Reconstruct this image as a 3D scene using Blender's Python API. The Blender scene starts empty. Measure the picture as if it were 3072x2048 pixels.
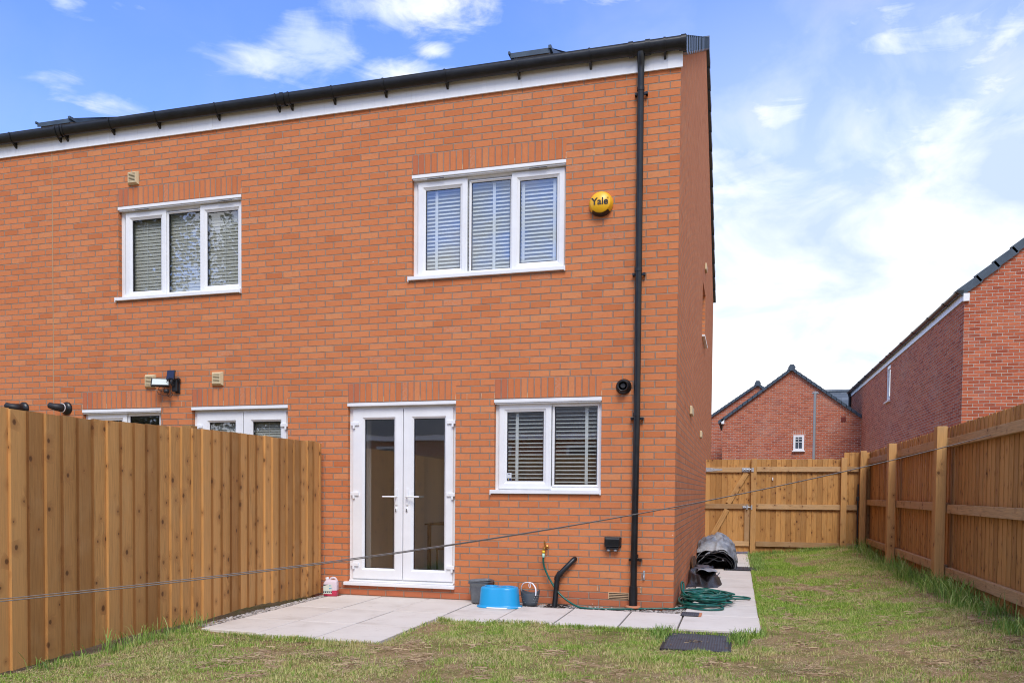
import bpy, bmesh, math, random
import numpy as np
from mathutils import Vector, Matrix
R = math.radians
rng = random.Random(7)
SC = bpy.context.scene
COL = SC.collection

# ------------------------------------------------------------------ camera
cam_d = bpy.data.cameras.new("camera"); cam = bpy.data.objects.new("camera", cam_d); COL.objects.link(cam)
SC.camera = cam
cam_d.sensor_width = 36; cam_d.sensor_fit = 'HORIZONTAL'
FPX, CX, CY = 2601.39, 1406.0, 1554.32
cam_d.lens = 36 * FPX / 3072
cam_d.shift_x = (1536 - CX) / 3072
cam_d.shift_y = (CY - 1024) / 3072
cam_d.clip_start = 0.05; cam_d.clip_end = 2000
PI_, YAW, ROLL = -0.0312, -0.3006, 0.0071
fw = Vector((math.sin(YAW) * math.cos(PI_), math.cos(YAW) * math.cos(PI_), math.sin(PI_)))
rt = Vector((math.cos(YAW), -math.sin(YAW), 0)); up = rt.cross(fw)
r2 = rt * math.cos(ROLL) + up * math.sin(ROLL); u2 = -rt * math.sin(ROLL) + up * math.cos(ROLL)
M = Matrix(((r2.x, u2.x, -fw.x), (r2.y, u2.y, -fw.y), (r2.z, u2.z, -fw.z))).to_4x4()
M.translation = Vector((0.628, -9.312, 1.225)); cam.matrix_world = M

# ------------------------------------------------------------------ render settings, sun
SC.view_settings.view_transform = 'Standard'; SC.view_settings.look = 'None'
SC.view_settings.gamma = 1.0; SC.view_settings.exposure = 0.93
SC.render.engine = 'CYCLES'
SC.cycles.pixel_filter_type = 'BLACKMAN_HARRIS'; SC.cycles.filter_width = 1.05
SC.cycles.max_bounces = 8; SC.cycles.transparent_max_bounces = 12
SUN_EL, SUN_AZ = 50, 163          # degrees; azimuth clockwise from +Y
sd = bpy.data.lights.new("sun", 'SUN'); so = bpy.data.objects.new("sun", sd); COL.objects.link(so)
sd.energy = 1.5; sd.angle = R(26); sd.color = (1.0, .94, .84)
to_sun = Vector((math.sin(R(SUN_AZ)) * math.cos(R(SUN_EL)), math.cos(R(SUN_AZ)) * math.cos(R(SUN_EL)), math.sin(R(SUN_EL))))
so.rotation_euler = to_sun.to_track_quat('Z', 'Y').to_euler(); so.location = (3, -9, 12)


class NT:
    """small helper that chains shader nodes"""
    def __init__(s, tree): s.t = tree; s.n = tree.nodes; s.l = tree.links
    def new(s, typ, **kw):
        n = s.n.new(typ)
        for k, v in kw.items(): setattr(n, k, v)
        return n
    def put(s, sock, v):
        if v is None: return
        if isinstance(v, bpy.types.NodeSocket): s.l.new(v, sock)
        else:
            if sock.type == 'RGBA' and len(v) == 3: v = (*v, 1)
            sock.default_value = v
    def m(s, op, a, b=None, c=None, clamp=False):
        n = s.new('ShaderNodeMath', operation=op, use_clamp=clamp)
        for i, v in enumerate((a, b, c)): s.put(n.inputs[i], v)
        return n.outputs[0]
    def mix(s, f, a, b, mode='MIX'):
        n = s.new('ShaderNodeMix', data_type='RGBA', blend_type=mode)
        s.put(n.inputs[0], f); s.put(n.inputs[6], a); s.put(n.inputs[7], b); return n.outputs[2]
    def xyz(s, x, y, z=0.0):
        n = s.new('ShaderNodeCombineXYZ')
        for i, v in enumerate((x, y, z)): s.put(n.inputs[i], v)
        return n.outputs[0]
    def sep(s, v):
        n = s.new('ShaderNodeSeparateXYZ'); s.put(n.inputs[0], v); return n.outputs
    def noise(s, vec, scale, detail=4, rough=.55, dist=0.0):
        n = s.new('ShaderNodeTexNoise'); s.put(n.inputs['Vector'], vec)
        for k, v in (('Scale', scale), ('Detail', detail), ('Roughness', rough), ('Distortion', dist)): s.put(n.inputs[k], v)
        return n.outputs[0]
    def white(s, vec):
        n = s.new('ShaderNodeTexWhiteNoise', noise_dimensions='3D'); s.put(n.inputs[0], vec); return n.outputs[0]
    def ramp(s, f, stops):
        n = s.new('ShaderNodeValToRGB'); e = n.color_ramp.elements
        while len(e) < len(stops): e.new(.5)
        for i, (p, c) in enumerate(stops):
            e[i].position = p; e[i].color = (*c, 1) if len(c) == 3 else c
        s.put(n.inputs[0], f); return n.outputs[0]
    def step(s, v, lo, hi):      # smooth 0..1
        n = s.new('ShaderNodeMapRange', interpolation_type='SMOOTHSTEP')
        s.put(n.inputs[0], v); s.put(n.inputs[1], lo); s.put(n.inputs[2], hi); return n.outputs[0]
    def bump(s, h, strength=.3, dist=.01, normal=None):
        n = s.new('ShaderNodeBump'); n.inputs['Strength'].default_value = strength; n.inputs['Distance'].default_value = dist
        s.put(n.inputs['Height'], h)
        if normal is not None: s.l.new(normal, n.inputs['Normal'])
        return n.outputs[0]

# ------------------------------------------------------------------ world: daylight sky with broken cloud
W = bpy.data.worlds.new("World"); SC.world = W; W.use_nodes = True
W.node_tree.nodes.clear(); w = NT(W.node_tree)
sky = w.new('ShaderNodeTexSky', sky_type='NISHITA', sun_disc=False, sun_elevation=R(SUN_EL), sun_rotation=R(SUN_AZ))
sky.air_density = 1.0; sky.dust_density = .3; sky.ozone_density = 2.2
tc = w.new('ShaderNodeTexCoord').outputs['Generated']
X, Y, Z = w.sep(tc)
U = w.m('ARCTAN2', X, Y); V = w.m('ARCSINE', w.m('MINIMUM', w.m('MAXIMUM', Z, -1.0), 1.0))
UV = w.xyz(U, w.m('MULTIPLY', V, 1.5), 0.0)
n1 = w.noise(UV, 6.5, 9, .56, .7); n2 = w.noise(w.xyz(w.m('ADD', U, w.m('MULTIPLY', V, .7)), w.m('MULTIPLY', V, 3.2), 3.3), 9.0, 8, .62, 1.3)
nz = w.m('SUBTRACT', w.m('ADD', w.m('MULTIPLY', n1, .6), w.m('MULTIPLY', n2, .4)), .5)
cov = None
for (u0, v0, ru, rv, a) in ((-.525, .437, .085, .030, 1.0), (-.475, .458, .075, .034, 1.0), (-.385, .440, .075, .022, .95), (-.345, .462, .030, .012, .9), (-.36, .502, .115, .034, 1.05), (-.735, .462, .035, .022, .62),
                            (-.755, .396, .07, .022, .66), (-.69, .385, .055, .016, .62), (-.20, .522, .26, .035, .62), (-.47, .418, .05, .012, .6), (-.68, .47, .03, .012, .5),
                            (.20, .43, .22, .055, .78), (.09, .455, .10, .02, .6), (.04, .385, .07, .030, 1.0), (.01, .34, .10, .04, 1.1), (.12, .30, .16, .06, 1.1), (-.02, .405, .04, .012, .62), (.22, .365, .12, .03, .6)):
    du = w.m('DIVIDE', w.m('SUBTRACT', U, u0), ru); dv = w.m('DIVIDE', w.m('SUBTRACT', V, v0), rv)
    d = w.m('SQRT', w.m('ADD', w.m('MULTIPLY', du, du), w.m('MULTIPLY', dv, dv)))
    b = w.m('MULTIPLY', w.m('SUBTRACT', 1.35, d), a * .72, clamp=True)
    cov = b if cov is None else w.m('MAXIMUM', cov, b)
low = w.m('MULTIPLY', w.step(V, .54, .24), .95)
low = w.m('MULTIPLY', low, w.step(U, -.50, -.08))
hor = w.step(V, .20, .02)
away = w.m('MULTIPLY', w.step(w.m('ABSOLUTE', w.m('ADD', U, .25)), .75, 1.1), .62)
hi = w.m('MULTIPLY', w.step(V, .55, .75), .62)
cov = w.m('MAXIMUM', w.m('MAXIMUM', cov, low), w.m('MAXIMUM', hor, w.m('MAXIMUM', away, hi)))
cl = w.m('ADD', cov, w.m('MULTIPLY', nz, 2.6))
mask = w.m('MULTIPLY', w.step(cl, .25, .95), w.step(cov, .0, .25))
# thin veil makes the blue paler towards the horizon and to the right
veil = w.m('MULTIPLY', w.step(V, .62, .2), w.m('ADD', .12, w.m('MULTIPLY', w.step(U, -.30, .05), .95)))
mask = w.m('MAXIMUM', mask, veil)
bg1 = w.new('ShaderNodeBackground'); w.put(bg1.inputs[0], w.mix(1.0, sky.outputs[0], (.68, .84, 1.36), 'MULTIPLY')); bg1.inputs[1].default_value = .125
bg2 = w.new('ShaderNodeBackground'); shade = w.noise(UV, 8.0, 6, .55, .5)
w.put(bg2.inputs[0], w.ramp(w.m('ADD', shade, w.m('SUBTRACT', w.m('MULTIPLY', w.step(V, .30, .10), .24), w.m('MULTIPLY', w.step(U, -.12, .05), .035))), [(.38, (.50, .61, .84)), (.50, (.66, .74, .88)), (.66, (.90, .90, .91))])); bg2.inputs[1].default_value = .70
mx = w.new('ShaderNodeMixShader'); w.put(mx.inputs[0], mask); w.l.new(bg1.outputs[0], mx.inputs[1]); w.l.new(bg2.outputs[0], mx.inputs[2])
wo = w.new('ShaderNodeOutputWorld'); w.l.new(mx.outputs[0], wo.inputs[0])

# ------------------------------------------------------------------ materials
def mat(name, col=(.5, .5, .5), rough=.6, spec=.5, metal=0.0, build=None):
    m = bpy.data.materials.new(name); m.use_nodes = True
    t = NT(m.node_tree); p = m.node_tree.nodes['Principled BSDF']
    p.inputs['Base Color'].default_value = (*col, 1); p.inputs['Roughness'].default_value = rough
    p.inputs['Specular IOR Level'].default_value = spec; p.inputs['Metallic'].default_value = metal
    if build: build(t, p)
    return m

def objc(t): return t.new('ShaderNodeTexCoord').outputs['Object']
def uvc(t): return t.new('ShaderNodeTexCoord').outputs['UV']

def brick_build(cols, mortar, off=.5, spot=.35, eff=0.0, mw=.0052):
    def f(t, p):
        u, v, _ = t.sep(uvc(t))
        vec = uvc(t)
        wob = t.m('MULTIPLY', t.m('SUBTRACT', t.noise(vec, 22, 3), .5), .006)
        row = t.m('FLOOR', t.m('DIVIDE', t.m('ADD', v, .0), .075))
        odd = t.m('MODULO', t.m('ABSOLUTE', row), 2.0)
        jit = t.m('MULTIPLY', t.m('SUBTRACT', t.white(t.xyz(row, 3.0, 1.0)), .5), .03)
        uu = t.m('ADD', t.m('ADD', t.m('DIVIDE', u, .225), t.m('MULTIPLY', t.m('SUBTRACT', 1.0, odd), off)), jit if off else 0.0)
        colid = t.m('FLOOR', uu)
        fu = t.m('FRACT', uu); fv = t.m('FRACT', t.m('DIVIDE', v, .075))
        du = t.m('MULTIPLY', t.m('MINIMUM', fu, t.m('SUBTRACT', 1.0, fu)), .225)
        dv = t.m('MULTIPLY', t.m('MINIMUM', fv, t.m('SUBTRACT', 1.0, fv)), .075)
        d = t.m('ADD', t.m('MINIMUM', du, dv), wob)
        mk = t.step(d, mw - .0012, mw + .0016)              # 1 on brick face
        r = t.white(t.xyz(colid, row, 0.0)); r2_ = t.white(t.xyz(colid, row, 5.0)); r3 = t.white(t.xyz(row, colid, 9.0))
        c = t.ramp(r, cols)
        c = t.mix(t.m('MULTIPLY', t.step(r2_, .93, 1.0), .4), c, cols[-1][1])
        # dragwire texture and dark pits
        pit = t.noise(t.xyz(t.m('MULTIPLY', u, 1.0), t.m('MULTIPLY', v, 1.5), r), 150, 3, .7)
        c = t.mix(t.m('MULTIPLY', t.step(pit, .56, .72), spot), c, (.10, .035, .02))
        big = t.noise(vec, 1.1, 4, .6)
        c = t.mix(t.m('MULTIPLY', t.step(big, .35, .75), .22), c, (.64, .26, .11))
        st2 = t.noise(t.xyz(t.m('MULTIPLY', u, 1.6), t.m('MULTIPLY', v, .5), 9.0), 1.6, 5, .65); c = t.mix(t.m('MULTIPLY', t.step(st2, .52, .75), .22), c, (.36, .115, .05))
        fine = t.noise(t.xyz(u, v, r2_), 32, 4, .6)
        c = t.mix(t.m('MULTIPLY', t.step(fine, .42, .7), .25), c, cols[0][1])
        # a few bricks smeared with cement
        sm = t.m('MULTIPLY', t.step(r3, .985, .995), t.step(t.noise(vec, 40, 4, .7), .4, .65))
        c = t.mix(t.m('MULTIPLY', sm, .35), c, (.50, .36, .27))
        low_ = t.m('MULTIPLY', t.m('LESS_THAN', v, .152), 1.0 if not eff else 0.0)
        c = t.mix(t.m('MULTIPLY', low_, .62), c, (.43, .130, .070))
        fl_ = t.step(t.noise(t.xyz(u, v, 4.0), 17, 2, .5), .765, .79); c = t.mix(t.m('MULTIPLY', fl_, .55), c, (.72, .62, .54))
        if eff:
            e = t.m('MULTIPLY', t.step(t.noise(vec, .8, 3), .5, .7), eff)
            c = t.mix(e, c, (.66, .5, .42))
        mo = t.ramp(t.noise(vec, 14, 4, .7), [(.3, tuple(x * .72 for x in mortar)), (.75, mortar)])
        t.put(p.inputs['Base Color'], t.mix(mk, mo, c))
        p.inputs['Roughness'].default_value = .92; p.inputs['Specular IOR Level'].default_value = .25
        h = t.m('ADD', t.m('MULTIPLY', mk, 1.0), t.m('ADD', t.m('MULTIPLY', pit, -.35), t.m('MULTIPLY', t.white(t.xyz(colid, row, 2.0)), .25)))
        t.put(p.inputs['Normal'], t.bump(h, 1.0, .010))
    return f
OR = [(0.0, (.51, .155, .056)), (.08, (.565, .183, .068)), (.5, (.60, .200, .077)), (.92, (.635, .222, .088)), (1.0, (.63, .25, .105))]
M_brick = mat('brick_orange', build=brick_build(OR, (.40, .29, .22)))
M_soldier = mat('brick_orange_soldier', build=brick_build([(a, (c[0] * .96, c[1] * .93, c[2] * .93)) for a, c in OR], (.40, .29, .23), off=0.0))
RD = [(0.0, (.30, .066, .034)), (.3, (.40, .094, .046)), (.7, (.47, .120, .058)), (.95, (.52, .15, .075)), (1.0, (.44, .14, .08))]
M_brick_red = mat('brick_red', build=brick_build(RD, (.62, .50, .42), spot=.22, eff=.12, mw=.0062))
M_brick_red_side = mat('brick_red_side', build=brick_build(RD, (.56, .42, .34), spot=.15, eff=.10, mw=.0062))

def wood_build(base, dark=1.0):
    def f(t, p):
        u, v, _ = t.sep(uvc(t)); a = t.new('ShaderNodeAttribute', attribute_name='rnd').outputs['Fac']
        kv = t.new('ShaderNodeTexVoronoi', voronoi_dimensions='2D'); t.put(kv.inputs['Vector'], t.xyz(t.m('ADD', t.m('MULTIPLY', u, 6.0), t.m('MULTIPLY', a, 51.0)), t.m('ADD', t.m('MULTIPLY', v, 7.5), t.m('MULTIPLY', a, 13.0)), a))
        kv.inputs['Scale'].default_value = 1.0
        kd = t.m('ADD', kv.outputs['Distance'], t.m('MULTIPLY', t.noise(uvc(t), 60, 2), .08))
        keep = t.step(t.sep(kv.outputs['Color'])[0], .56, .60); kd = t.m('MULTIPLY', kd, t.m('ADD', .7, t.sep(kv.outputs['Color'])[1]))
        knot = t.m('MULTIPLY', t.step(kd, .16, .09), keep)
        halo = t.m('MULTIPLY', t.step(kd, .52, .12), keep)
        g = t.noise(t.xyz(t.m('MULTIPLY', u, 1.3), t.m('ADD', t.m('MULTIPLY', v, 26.0), t.m('MULTIPLY', halo, 1.6)), t.m('MULTIPLY', a, 40.0)), 3.0, 4, .6, .25)
        g2 = t.noise(t.xyz(t.m('MULTIPLY', u, 5.0), t.m('MULTIPLY', v, 160.0), t.m('MULTIPLY', a, 9.0)), 1.0, 3, .6)
        cloud = t.noise(t.xyz(t.m('MULTIPLY', u, 1.6), t.m('MULTIPLY', v, 2.0), t.m('MULTIPLY', a, 20.0)), 2.0, 3)
        b0 = tuple(x * .48 * dark for x in base); b1 = tuple(x * dark for x in base); b2 = tuple(min(1, x * 1.32 * dark) for x in base)
        c = t.ramp(t.m('ADD', t.m('MULTIPLY', g, .55), t.m('MULTIPLY', g2, .45)), [(.28, b0), (.5, b1), (.74, b2)])
        c = t.mix(t.m('MULTIPLY', t.step(a, .0, 1.0), .60), c, t.mix(t.step(t.m('FRACT', t.m('MULTIPLY', a, 7.3)), .3, .7), (base[0] * .52, base[1] * .46, base[2] * .42), (base[0] * 1.25, base[1] * 1.28, base[2] * 1.35)))
        c = t.mix(t.m('MULTIPLY', t.step(cloud, .45, .75), .30), c, (base[0] * .95, base[1] * 1.12, base[2] * 1.5))
        c = t.mix(t.m('MULTIPLY', halo, .50), c, (base[0] * .62, base[1] * .52, base[2] * .5))
        c = t.mix(t.m('MULTIPLY', knot, .8), c, (.085, .034, .013))
        t.put(p.inputs['Base Color'], c)
        p.inputs['Roughness'].default_value = .75; p.inputs['Specular IOR Level'].default_value = .3
        t.put(p.inputs['Normal'], t.bump(t.m('ADD', g2, t.m('MULTIPLY', g, .7)), .45, .003))
    return f
M_wood = mat('fence_wood', build=wood_build((.49, .255, .080)))
M_wood_l = mat('fence_wood_left', build=wood_build((.56, .292, .094)))
M_edge_shade = mat('shaded_edge_wood', build=wood_build((.25, .115, .035)))  # wood darkened to paint the shadow seams between lapped boards
M_rail = mat('fence_rail_wood', build=wood_build((.50, .32, .155)))
M_post = mat('fence_post_wood', build=wood_build((.50, .28, .10)))

M_pvc = mat('white_pvc', (.80, .81, .82), .28, .5, build=lambda t, p: t.put(p.inputs['Base Color'], t.ramp(t.noise(objc(t), 3, 5, .6), [(.3, (.74, .75, .76)), (.7, (.83, .84, .85))])))
def fascia_b(t, p):
    x, y, z = t.sep(objc(t))
    st = t.noise(t.xyz(t.m('MULTIPLY', x, 9.0), y, t.m('MULTIPLY', z, .9)), 3, 5, .7)
    t.put(p.inputs['Base Color'], t.ramp(st, [(.25, (.70, .69, .67)), (.42, (.80, .81, .82)), (.8, (.84, .85, .86))]))
M_fascia = mat('white_fascia', rough=.4, build=fascia_b)
def black_b(t, p):
    t.put(p.inputs['Base Color'], t.ramp(t.noise(objc(t), 8, 5, .65), [(.35, (.005, .0055, .0065)), (.75, (.014, .0155, .018))]))
    t.put(p.inputs['Roughness'], t.m('ADD', .22, t.m('MULTIPLY', t.noise(objc(t), 25, 4), .25)))
M_black = mat('black_plastic', rough=.3, build=black_b)
M_blackm = mat('matt_black', (.012, .012, .014), .55)
M_seal = mat('grey_seal', (.02, .02, .025), .6)
M_cream = mat('cream_plastic', (.62, .50, .30), .5)
M_terra = mat('terracotta', (.50, .20, .10), .8)
M_roof = mat('grey_roof_tile', rough=.6, build=lambda t, p: (t.put(p.inputs['Base Color'], t.ramp(t.noise(objc(t), 5, 5, .6), [(.3, (.045, .055, .07)), (.7, (.075, .09, .11))])), None))
M_verge = mat('verge_grey', rough=.38, build=lambda t, p: (t.put(p.inputs['Base Color'], t.ramp(t.noise(objc(t), 6, 4, .6), [(.3, (.035, .055, .078)), (.7, (.06, .088, .118))])), None))
M_plaster = mat('cream_plaster', (.72, .70, .64), .9)
M_plaster_w = mat('white_plaster', (.80, .80, .77), .9)
M_floor = mat('inside_floor', (.42, .39, .35), .5)
M_slat = mat('white_blind', (.72, .75, .74), .35)
M_slat2 = mat('grey_blind', (.56, .56, .50), .45)
M_metal = mat('galvanised_metal', rough=.42, metal=.75, build=lambda t, p: t.put(p.inputs['Base Color'], t.ramp(t.noise(objc(t), 60, 3), [(.3, (.42, .46, .50)), (.7, (.68, .72, .76))])))
M_brass = mat('brass', (.45, .26, .07), .4, metal=.9)

def glass_mat(name, tint, k):
    m = bpy.data.materials.new(name); m.use_nodes = True; m.node_tree.nodes.clear(); t = NT(m.node_tree)
    ge = t.new('ShaderNodeNewGeometry'); dp_ = t.new('ShaderNodeVectorMath', operation='DOT_PRODUCT'); t.l.new(ge.outputs['Normal'], dp_.inputs[0]); t.l.new(ge.outputs['Incoming'], dp_.inputs[1])
    fres = t.m('ADD', .042, t.m('MULTIPLY', t.m('POWER', t.m('SUBTRACT', 1.0, t.m('ABSOLUTE', dp_.outputs['Value'])), 5.0), .95))
    gl = t.new('ShaderNodeBsdfGlossy'); gl.inputs['Roughness'].default_value = .012; gl.inputs['Color'].default_value = (.95, .97, 1, 1)
    t.put(gl.inputs['Normal'], t.bump(t.noise(objc(t), 1.7, 2), .05, .012))
    tr = t.new('ShaderNodeBsdfTransparent'); tr.inputs['Color'].default_value = (*tint, 1)
    f = t.m('MULTIPLY', t.m('ADD', fres, .075), k, clamp=True)
    ms = t.new('ShaderNodeMixShader'); t.put(ms.inputs[0], f); t.l.new(tr.outputs[0], ms.inputs[1]); t.l.new(gl.outputs[0], ms.inputs[2])
    o = t.new('ShaderNodeOutputMaterial'); t.l.new(ms.outputs[0], o.inputs[0]); return m
M_glass = glass_mat('window_glass', (.88, .90, .89), 1.75)

# ------------------------------------------------------------------ mesh helpers
class MB:
    def __init__(s): s.v = []; s.f = []; s.uv = []; s.mi = []; s.r = []; s.sm = []
    def face(s, pts, uv=None, mi=0, r=0.0, sm=False):
        b = len(s.v); s.v.extend([tuple(p) for p in pts]); s.f.append(tuple(range(b, b + len(pts))))
        s.uv.append(uv or [(0, 0)] * len(pts)); s.mi.append(mi); s.r.append(r); s.sm.append(sm)
    def box(s, x0, x1, y0, y1, z0, z1, axis='x', r=0.0, mi=0, T=None):
        """axis = grain direction used for the uv map"""
        c = [(x0, y0, z0), (x1, y0, z0), (x1, y1, z0), (x0, y1, z0), (x0, y0, z1), (x1, y0, z1), (x1, y1, z1), (x0, y1, z1)]
        k = 'xyz'.index(axis); o = r * 17.0
        for q in ((0, 3, 2, 1), (4, 5, 6, 7), (0, 1, 5, 4), (1, 2, 6, 5), (2, 3, 7, 6), (3, 0, 4, 7)):
            P = [c[i] for i in q]
            var = [a for a in range(3) if max(p[a] for p in P) - min(p[a] for p in P) > 1e-9]
            if k in var: other = [a for a in var if a != k]; other = other[0] if other else k; uv = [(p[k] + o, p[other] + o) for p in P]
            else: uv = [(p[var[0]], p[var[-1]]) for p in P]
            if T is not None: P = [T @ Vector(p) for p in P]
            s.face(P, uv, mi, r)
    def grid(s, rows, uvf=None, mi=0, r=0.0, sm=True, closed=False):
        """rows: list of lists of points (shared vertices)"""
        b = len(s.v); n = len(rows[0])
        for row in rows: s.v.extend([tuple(p) for p in row])
        for i in range(len(rows) - 1):
            for j in range(n if closed else n - 1):
                k = (j + 1) % n
                s.f.append((b + i * n + j, b + i * n + k, b + (i + 1) * n + k, b + (i + 1) * n + j))
                s.uv.append([(i, j), (i, j + 1), (i + 1, j + 1), (i + 1, j)]); s.mi.append(mi); s.r.append(r); s.sm.append(sm)
    def tube(s, pts, rad, seg=10, caps=True, mi=0, r=0.0):
        pts = [Vector(p) for p in pts]; n = len(pts); rows = []
        rads = rad if isinstance(rad, (list, tuple)) else [rad] * n
        t0 = (pts[1] - pts[0]).normalized(); a = Vector((0, 0, 1)) if abs(t0.z) < .9 else Vector((1, 0, 0))
        nrm = t0.cross(a).normalized()
        for i, p in enumerate(pts):
            t = (pts[min(i + 1, n - 1)] - pts[max(i - 1, 0)]).normalized()
            nrm = (nrm - t * nrm.dot(t)).normalized(); bn = t.cross(nrm)
            rows.append([p + (nrm * math.cos(2 * math.pi * k / seg) + bn * math.sin(2 * math.pi * k / seg)) * rads[i] for k in range(seg)])
        s.grid(rows, closed=True, mi=mi, r=r)
        if caps:
            s.face(rows[0][::-1], mi=mi, r=r); s.face(rows[-1], mi=mi, r=r)
    def ring(s, x0, x1, z0, z1, prof, mi=0, T=None):
        """mitred rectangular frame in the x/z plane; prof = [(inset, y), ...] closed loop"""
        loops = []
        for ins, y in prof:
            P = [Vector((x0 + ins, y, z0 + ins)), Vector((x1 - ins, y, z0 + ins)), Vector((x1 - ins, y, z1 - ins)), Vector((x0 + ins, y, z1 - ins))]
            if T is not None: P = [T @ p for p in P]
            loops.append(P)
        for i in range(len(loops)):
            A = loops[i]; B = loops[(i + 1) % len(loops)]
            for k in range(4):
                s.face([A[k], A[(k + 1) % 4], B[(k + 1) % 4], B[k]], mi=mi)
    def lathe(s, prof, c=(0, 0, 0), seg=24, ax='z', mi=0, sm=True, sx=1.0, sy=1.0):
        rows = []
        for (r, h) in prof:
            row = []
            for k in range(seg):
                a = 2 * math.pi * k / seg; x = math.cos(a) * r * sx; y = math.sin(a) * r * sy
                if ax == 'z': row.append((c[0] + x, c[1] + y, c[2] + h))
                else: row.append((c[0] + x, c[1] - h, c[2] + y))       # axis pointing to -Y
            rows.append(row)
        s.grid(rows, closed=True, mi=mi, sm=sm)
    def build(s, name, mats, parent=None, bevel=0.0, smooth=None, shared=False):
        me = bpy.data.meshes.new(name); me.from_pydata(s.v, [], s.f)
        if not isinstance(mats, (list, tuple)): mats = [mats]
        for m_ in mats: me.materials.append(m_)
        ul = me.uv_layers.new(name='UVMap'); flat = [c for f in s.uv for p in f for c in p]; ul.data.foreach_set('uv', flat)
        at = me.attributes.new('rnd', 'FLOAT', 'FACE'); at.data.foreach_set('value', s.r)
        me.polygons.foreach_set('material_index', s.mi)
        me.polygons.foreach_set('use_smooth', [bool(x) if smooth is None else smooth for x in s.sm])
        if bevel or shared:
            bm = bmesh.new(); bm.from_mesh(me); bmesh.ops.remove_doubles(bm, verts=bm.verts, dist=1e-5)
            bmesh.ops.recalc_face_normals(bm, faces=bm.faces); bm.to_mesh(me); bm.free()
        me.update()
        o = bpy.data.objects.new(name, me); COL.objects.link(o)
        if parent is not None: o.parent = parent
        if bevel:
            b = o.modifiers.new('bevel', 'BEVEL'); b.width = bevel; b.segments = 2; b.limit_method = 'ANGLE'; b.angle_limit = R(40)
        return o

def thing(name, label, cat, group=None, loc=(0, 0, 0)):
    o = bpy.data.objects.new(name, None); COL.objects.link(o); o.empty_display_size = .2
    o.location = loc; o['label'] = label; o['category'] = cat
    if group: o['group'] = group
    return o
def tag(o, label, cat, group=None):
    o['label'] = label; o['category'] = cat
    if group: o['group'] = group
    return o
def struct(o, label=None, kind='structure', cat=None):
    o['kind'] = kind
    if label: o['label'] = label
    if cat: o['category'] = cat
    return o
def bx(name, m, parent, *a, bevel=0.0, **k):
    b = MB(); b.box(*a, **k); return b.build(name, m, parent, bevel=bevel)

# ------------------------------------------------------------------ terraced house (wall plane Y = 0, corner X = 0)
house = thing('terraced_house', 'orange brick two storey terrace with white windows, filling most of the picture', 'house')
XL = -13.0
EAVE = 5.62
RSL = .487
YB = 12.2; YR = 6.1

def wall_cells(mb, ops, sold, x0, x1, z0, z1, plane):
    xs = sorted({x0, x1, *[v for o in ops for v in o[:2]], *[v for o in sold for v in o[:2]]})
    zs = sorted({z0, z1, *[v for o in ops for v in o[2:4]], *[v for o in sold for v in o[2:4]]})
    for i in range(len(xs) - 1):
        for j in range(len(zs) - 1):
            a, b, c, d = xs[i], xs[i + 1], zs[j], zs[j + 1]
            mx_, mz = (a + b) / 2, (c + d) / 2
            if any(o[0] < mx_ < o[1] and o[2] < mz < o[3] for o in ops): continue
            s = any(o[0] < mx_ < o[1] and o[2] < mz < o[3] for o in sold)
            P = [(a, c), (b, c), (b, d), (a, d)]
            if s:
                so_ = [o for o in sold if o[0] < mx_ < o[1] and o[2] < mz < o[3]][0]
                uv = [(z - so_[2] + .0, x - so_[0]) for x, z in P]
            else: uv = [(x - .005 if plane == 'y' else x + .1175, z) for x, z in P]
            if plane == 'y': mb.face([(x, 0, z) for x, z in P], uv, 1 if s else 0)
            else: mb.face([(0, x, z) for x, z in P], uv, 1 if s else 0)
REV = .075
def reveals(mb, o, side=None):
    a, b, c, d = o
    mb.face([(a, 0, c), (a, REV, c), (a, REV, d), (a, 0, d)], [(.22 - 0, c), (.22 - REV, c), (.22 - REV, d), (.22, d)])
    mb.face([(b, REV, c), (b, 0, c), (b, 0, d), (b, REV, d)], [(.22 - REV, c), (.22, c), (.22, d), (.22 - REV, d)])
    mb.face([(a, 0, d), (a, REV, d), (b, REV, d), (b, 0, d)], [(a, .03), (a, .05), (b, .05), (b, .03)])
    mb.face([(a, REV, c), (a, 0, c), (b, 0, c), (b, REV, c)], [(a, .05), (a, .03), (b, .03), (b, .05)])

ops = [(-2.958, -1.19, 3.62, 4.80), (-6.95, -5.168, 3.62, 4.80), (-1.968, -.778, 1.21, 2.25), (-3.748, -2.42, .13, 2.25),
       (-5.87, -4.538, .13, 2.25), (-7.52, -6.32, 1.21, 2.25)]
sold = [(o[0], o[1], o[3], o[3] + .225) for o in ops]
mb = MB(); wall_cells(mb, ops, sold, XL, 0, -.15, EAVE, 'y')
for o in ops: reveals(mb, o)
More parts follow.
